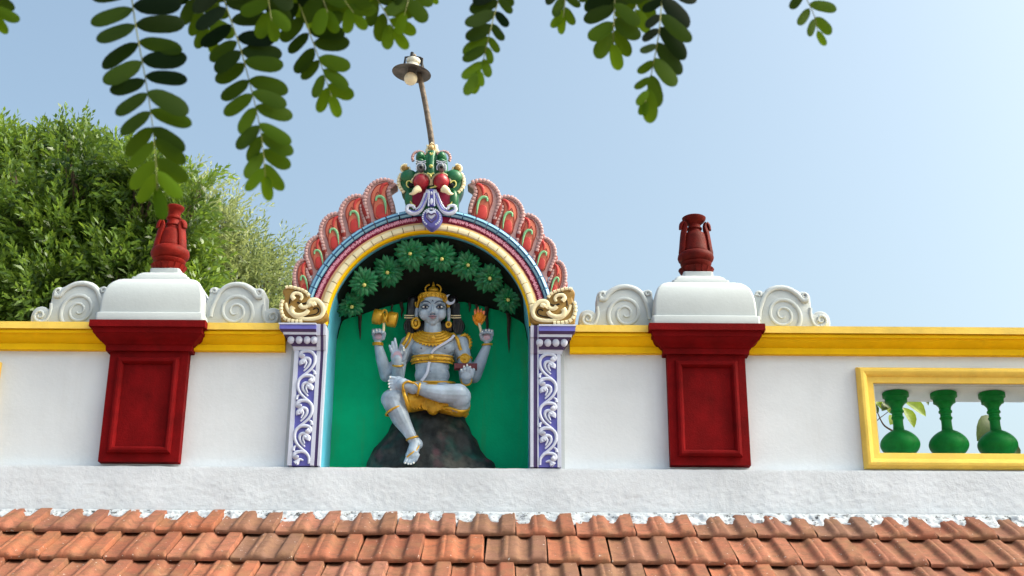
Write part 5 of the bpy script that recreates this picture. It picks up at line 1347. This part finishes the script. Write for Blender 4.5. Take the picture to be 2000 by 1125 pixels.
# ================================================================== OVERHANGING BRANCH NEAR THE CAMERA
near = leaf_mat('near_leaf', (.0016, .009, .001), (.070, .145, .003), .40, 2.0)
near.node_tree.nodes['Principled BSDF'].inputs['Specular IOR Level'].default_value = .12; near.node_tree.nodes['Principled BSDF'].inputs['Roughness'].default_value = .6
nearstem = mat('leaf_stalk', (.16, .17, .04), .5, .1, 200, .15, 60, trans=.3)
treeN = thing('overhanging_tree', 'tree beside the viewer whose branch hangs blurred feathery leaves across the top', 'tree', (-2.1, .15, 0))
rr = random.Random(21)
SH = [(0, .10), (.06, .40), (.16, .72), (.3, .92), (.5, 1.0), (.7, 1.0), (.84, .86), (.93, .62), (.98, .34), (1, .10)]
def frond(path, Y0, Lr, Ll, step=30, a0=82, a1=35, wr=.30, tipn=1, sides='rl', lim=99):
    """path in photograph pixels at distance Y0; leaflets in pairs along the stalk"""
    pts = smooth_path([Vector((x, y, 0)) for x, y in path], 8)
    ds = [0]
    for i in range(1, len(pts)): ds.append(ds[-1]+(pts[i]-pts[i-1]).length)
    tot = ds[-1]; V = []; Q = []; tint = []
    fr = bpy.data.objects.new('frond', None)
    b = MB(); P3 = [W(p.x, p.y, Y0+.02*math.sin(i*.21)) for i, p in enumerate(pts)]
    b.tube(P3, [.00065*(1-.5*i/len(P3)) for i in range(len(P3))], 6, 1)
    sl = Y0/(.94*F)
    def leaflet(o, d2, L, wd, tilt, tn, dz):
        """o: pixel position, d2: pixel direction"""
        n2 = Vector((-d2.y, d2.x, 0)); m = len(V)
        cur = rr.uniform(-.10, .10)
        for t_, w_ in SH:
            bend = n2*(L*cur*t_*t_)
            c = o+d2*(L*t_)+bend
            for q in (-1, 0, 1):
                p = c+n2*(q*wd*.5*L*w_)
                V.append(tuple(W(p.x, p.y, Y0+dz+sl*(L*t_*tilt[0]+q*wd*.5*L*w_*tilt[1]+(abs(q)-.5)*L*.04*w_))))
        for i in range(len(SH)-1):
            for q in (0, 1): a = m+i*3+q; Q.append([a, a+1, a+4, a+3]); tint.append(tn)
    s = step*.5; k = 0
    while s < tot-4:
        i = max(j for j in range(len(ds)) if ds[j] <= s); p = pts[i]; tg = (pts[min(i+1, len(pts)-1)]-pts[max(i-1, 0)]).normalized()
        f_ = s/tot; ang = a0+(a1-a0)*f_**2.2
        for sd2 in (1, -1):
            if (sd2 == 1 and 'l' not in sides) or (sd2 == -1 and 'r' not in sides): continue
            # +1 turns to the left of a downward stalk when y points down
            a = R(ang+rr.uniform(-9, 9))*sd2
            d2 = Vector((tg.x*math.cos(a)-tg.y*math.sin(a), tg.x*math.sin(a)+tg.y*math.cos(a), 0))
            L = 1.06*(Lr if sd2 == -1 else Ll)*(1-.22*f_**3)*rr.uniform(.9, 1.06)
            leaflet(p+Vector((0, rr.uniform(-3, 3)+(5 if sd2 == 1 else 0), 0)), d2, L, 1.03*wr*rr.uniform(.9, 1.15)*(1.08 if L < 70 else 1), (rr.uniform(-.3, .35), rr.uniform(-.3, .3)), min(1, max(0, rr.uniform(-.22, .22)+.95*f_**2.8)), rr.uniform(-.008, .008))
        s += step*(1-.18*f_)*rr.uniform(.93, 1.07); k += 1
    for q in range(tipn):
        tg = (pts[-1]-pts[-3]).normalized(); a = R(rr.uniform(-14, 14)); d2 = Vector((tg.x*math.cos(a)-tg.y*math.sin(a), tg.x*math.sin(a)+tg.y*math.cos(a), 0))
        leaflet(pts[-1]-tg*6, d2, Ll*.82, wr*1.15, (.1, .2), .95, 0)
    fr = np_mesh('frond', np.array(V), np.array(Q), np.array(tint), near, treeN)
    for pl in fr.data.polygons: pl.use_smooth = True
    obj('stalk', b, nearstem, fr, smooth=60)
    return P3[0]
roots_ = []
FR = [
 ([(238, -110), (252, -40), (262, 30), (272, 90), (285, 160), (296, 230), (303, 300), (307, 372)], .93, 88, 78, 37, 84, 28, .36, 2),
 ([(400, -120), (425, -40), (446, 25), (468, 90), (486, 155), (503, 225), (513, 285), (518, 345)], .97, 78, 66, 33, 80, 30, .37, 1),
 ([(530, -120), (560, -50), (585, 10), (605, 65), (625, 120), (640, 165), (648, 190)], .99, 68, 58, 31, 80, 30, .40, 1),
 ([(690, -120), (712, -50), (735, -5), (757, 32), (772, 62)], 1.01, 62, 58, 30, 70, 30, .40, 1),
 ([(1000, -110), (985, -40), (968, 20), (955, 70), (943, 120), (936, 142)], 1.02, 40, 60, 26, 62, 22, .38, 1),
 ([(1085, -120), (1095, -50), (1103, 0), (1100, 34)], 1.03, 46, 48, 27, 60, 22, .36, 1),
 ([(1195, -120), (1202, -50), (1200, 10), (1198, 60), (1198, 92)], 1.0, 66, 64, 30, 72, 28, .42, 1),
 ([(1312, -120), (1300, -50), (1292, 10), (1286, 70), (1275, 130), (1266, 175), (1260, 200)], .98, 76, 40, 34, 62, 22, .38, 2),
 ([(1540, -120), (1556, -50), (1574, -5), (1590, 30), (1598, 66)], 1.02, 54, 40, 32, 72, 24, .40, 1),
 ([(-70, -120), (-45, -60), (-25, -10), (-10, 30)], .97, 68, 60, 28, 66, 30, .34, 1),
 ([(330, -120), (350, -60), (372, -20), (395, 20), (412, 62)], .99, 66, 60, 30, 74, 30, .38, 1),
 ([(640, -120), (655, -60), (668, -10), (690, 25)], .98, 62, 58, 28, 72, 30, .40, 1),
 ([(470, -120), (500, -80), (535, -40), (570, -5)], 1.03, 70, 62, 26, 80, 40, .42, 1),
 ([(590, -120), (620, -80), (650, -40), (700, -10)], 1.04, 70, 62, 26, 80, 40, .42, 1),
 ([(780, -110), (815, -60), (838, -15)], 1.03, 40, 42, 27, 60, 30, .36, 1),
 ([(1240, -120), (1246, -60), (1244, -10), (1240, 30)], 1.02, 62, 60, 28, 76, 34, .42, 1),
 ([(1130, -120), (1150, -70), (1160, -30), (1168, 0)], 1.03, 50, 48, 26, 70, 34, .40, 1),
 ([(600, -120), (615, -70), (625, -20), (640, 25)], .98, 66, 60, 27, 78, 34, .44, 1),
 ([(300, -120), (330, -90), (380, -55), (440, -30)], 1.02, 74, 66, 28, 80, 40, .42, 1),
 ([(420, -100), (480, -60), (550, -30), (610, 10)], 1.05, 70, 66, 27, 80, 40, .42, 1),
 ([(560, -120), (540, -60), (525, -10), (530, 40)], .96, 62, 60, 28, 74, 34, .42, 1),
 ([(700, -120), (760, -70), (800, -30), (790, 30)], 1.0, 60, 56, 28, 74, 34, .42, 1),
 ([(1010, -100), (1022, -60), (1030, -35)], 1.03, 40, 40, 26, 70, 34, .40, 1),
]
for a in FR: roots_.append(frond(*a))
roots_.sort(key=lambda p: p.x)
# twig that carries the fronds, running back to a trunk standing beside the viewer
b = MB()
zt2 = max(p.z for p in roots_)+.03
spine = [Vector((-2.1, .15, 2.2)), Vector((-1.3, .5, 2.9)), Vector((-.8, .85, zt2+.10))]+[Vector((-.45+.16*i, .99+.01*math.sin(i), zt2+.05+.015*math.sin(i*2))) for i in range(6)]
sp_ = smooth_path(spine, 5); n = len(sp_)
b.tube(sp_, [.030-.027*i/(n-1) for i in range(n)], 8, 1)
for p in roots_:
    q = min(sp_, key=lambda s: (s-p).length); b.tube([q, q.lerp(p, .5)+Vector((0, 0, .012)), p], [.003, .002, .0012], 6, 1)
obj('branch', b, M['bark'], treeN, smooth=60)
b = MB(); P = [Vector((-2.1+.06*math.sin(i), .15, .45*i)) for i in range(9)]
b.tube(P, [.13, .105, .10, .095, .09, .08, .065, .05, .03], 14, 1); obj('trunk', b, M['bark'], treeN, smooth=60)

for o in list(bpy.data.objects):       # a side of the brow, one border strip: one piece each
    if o.type == 'MESH' and o.name.split('.')[0] in ('painted_brow', 'pink_edge_blocks'): split_islands(o, .0012 if o.name.startswith('pink') else .003)
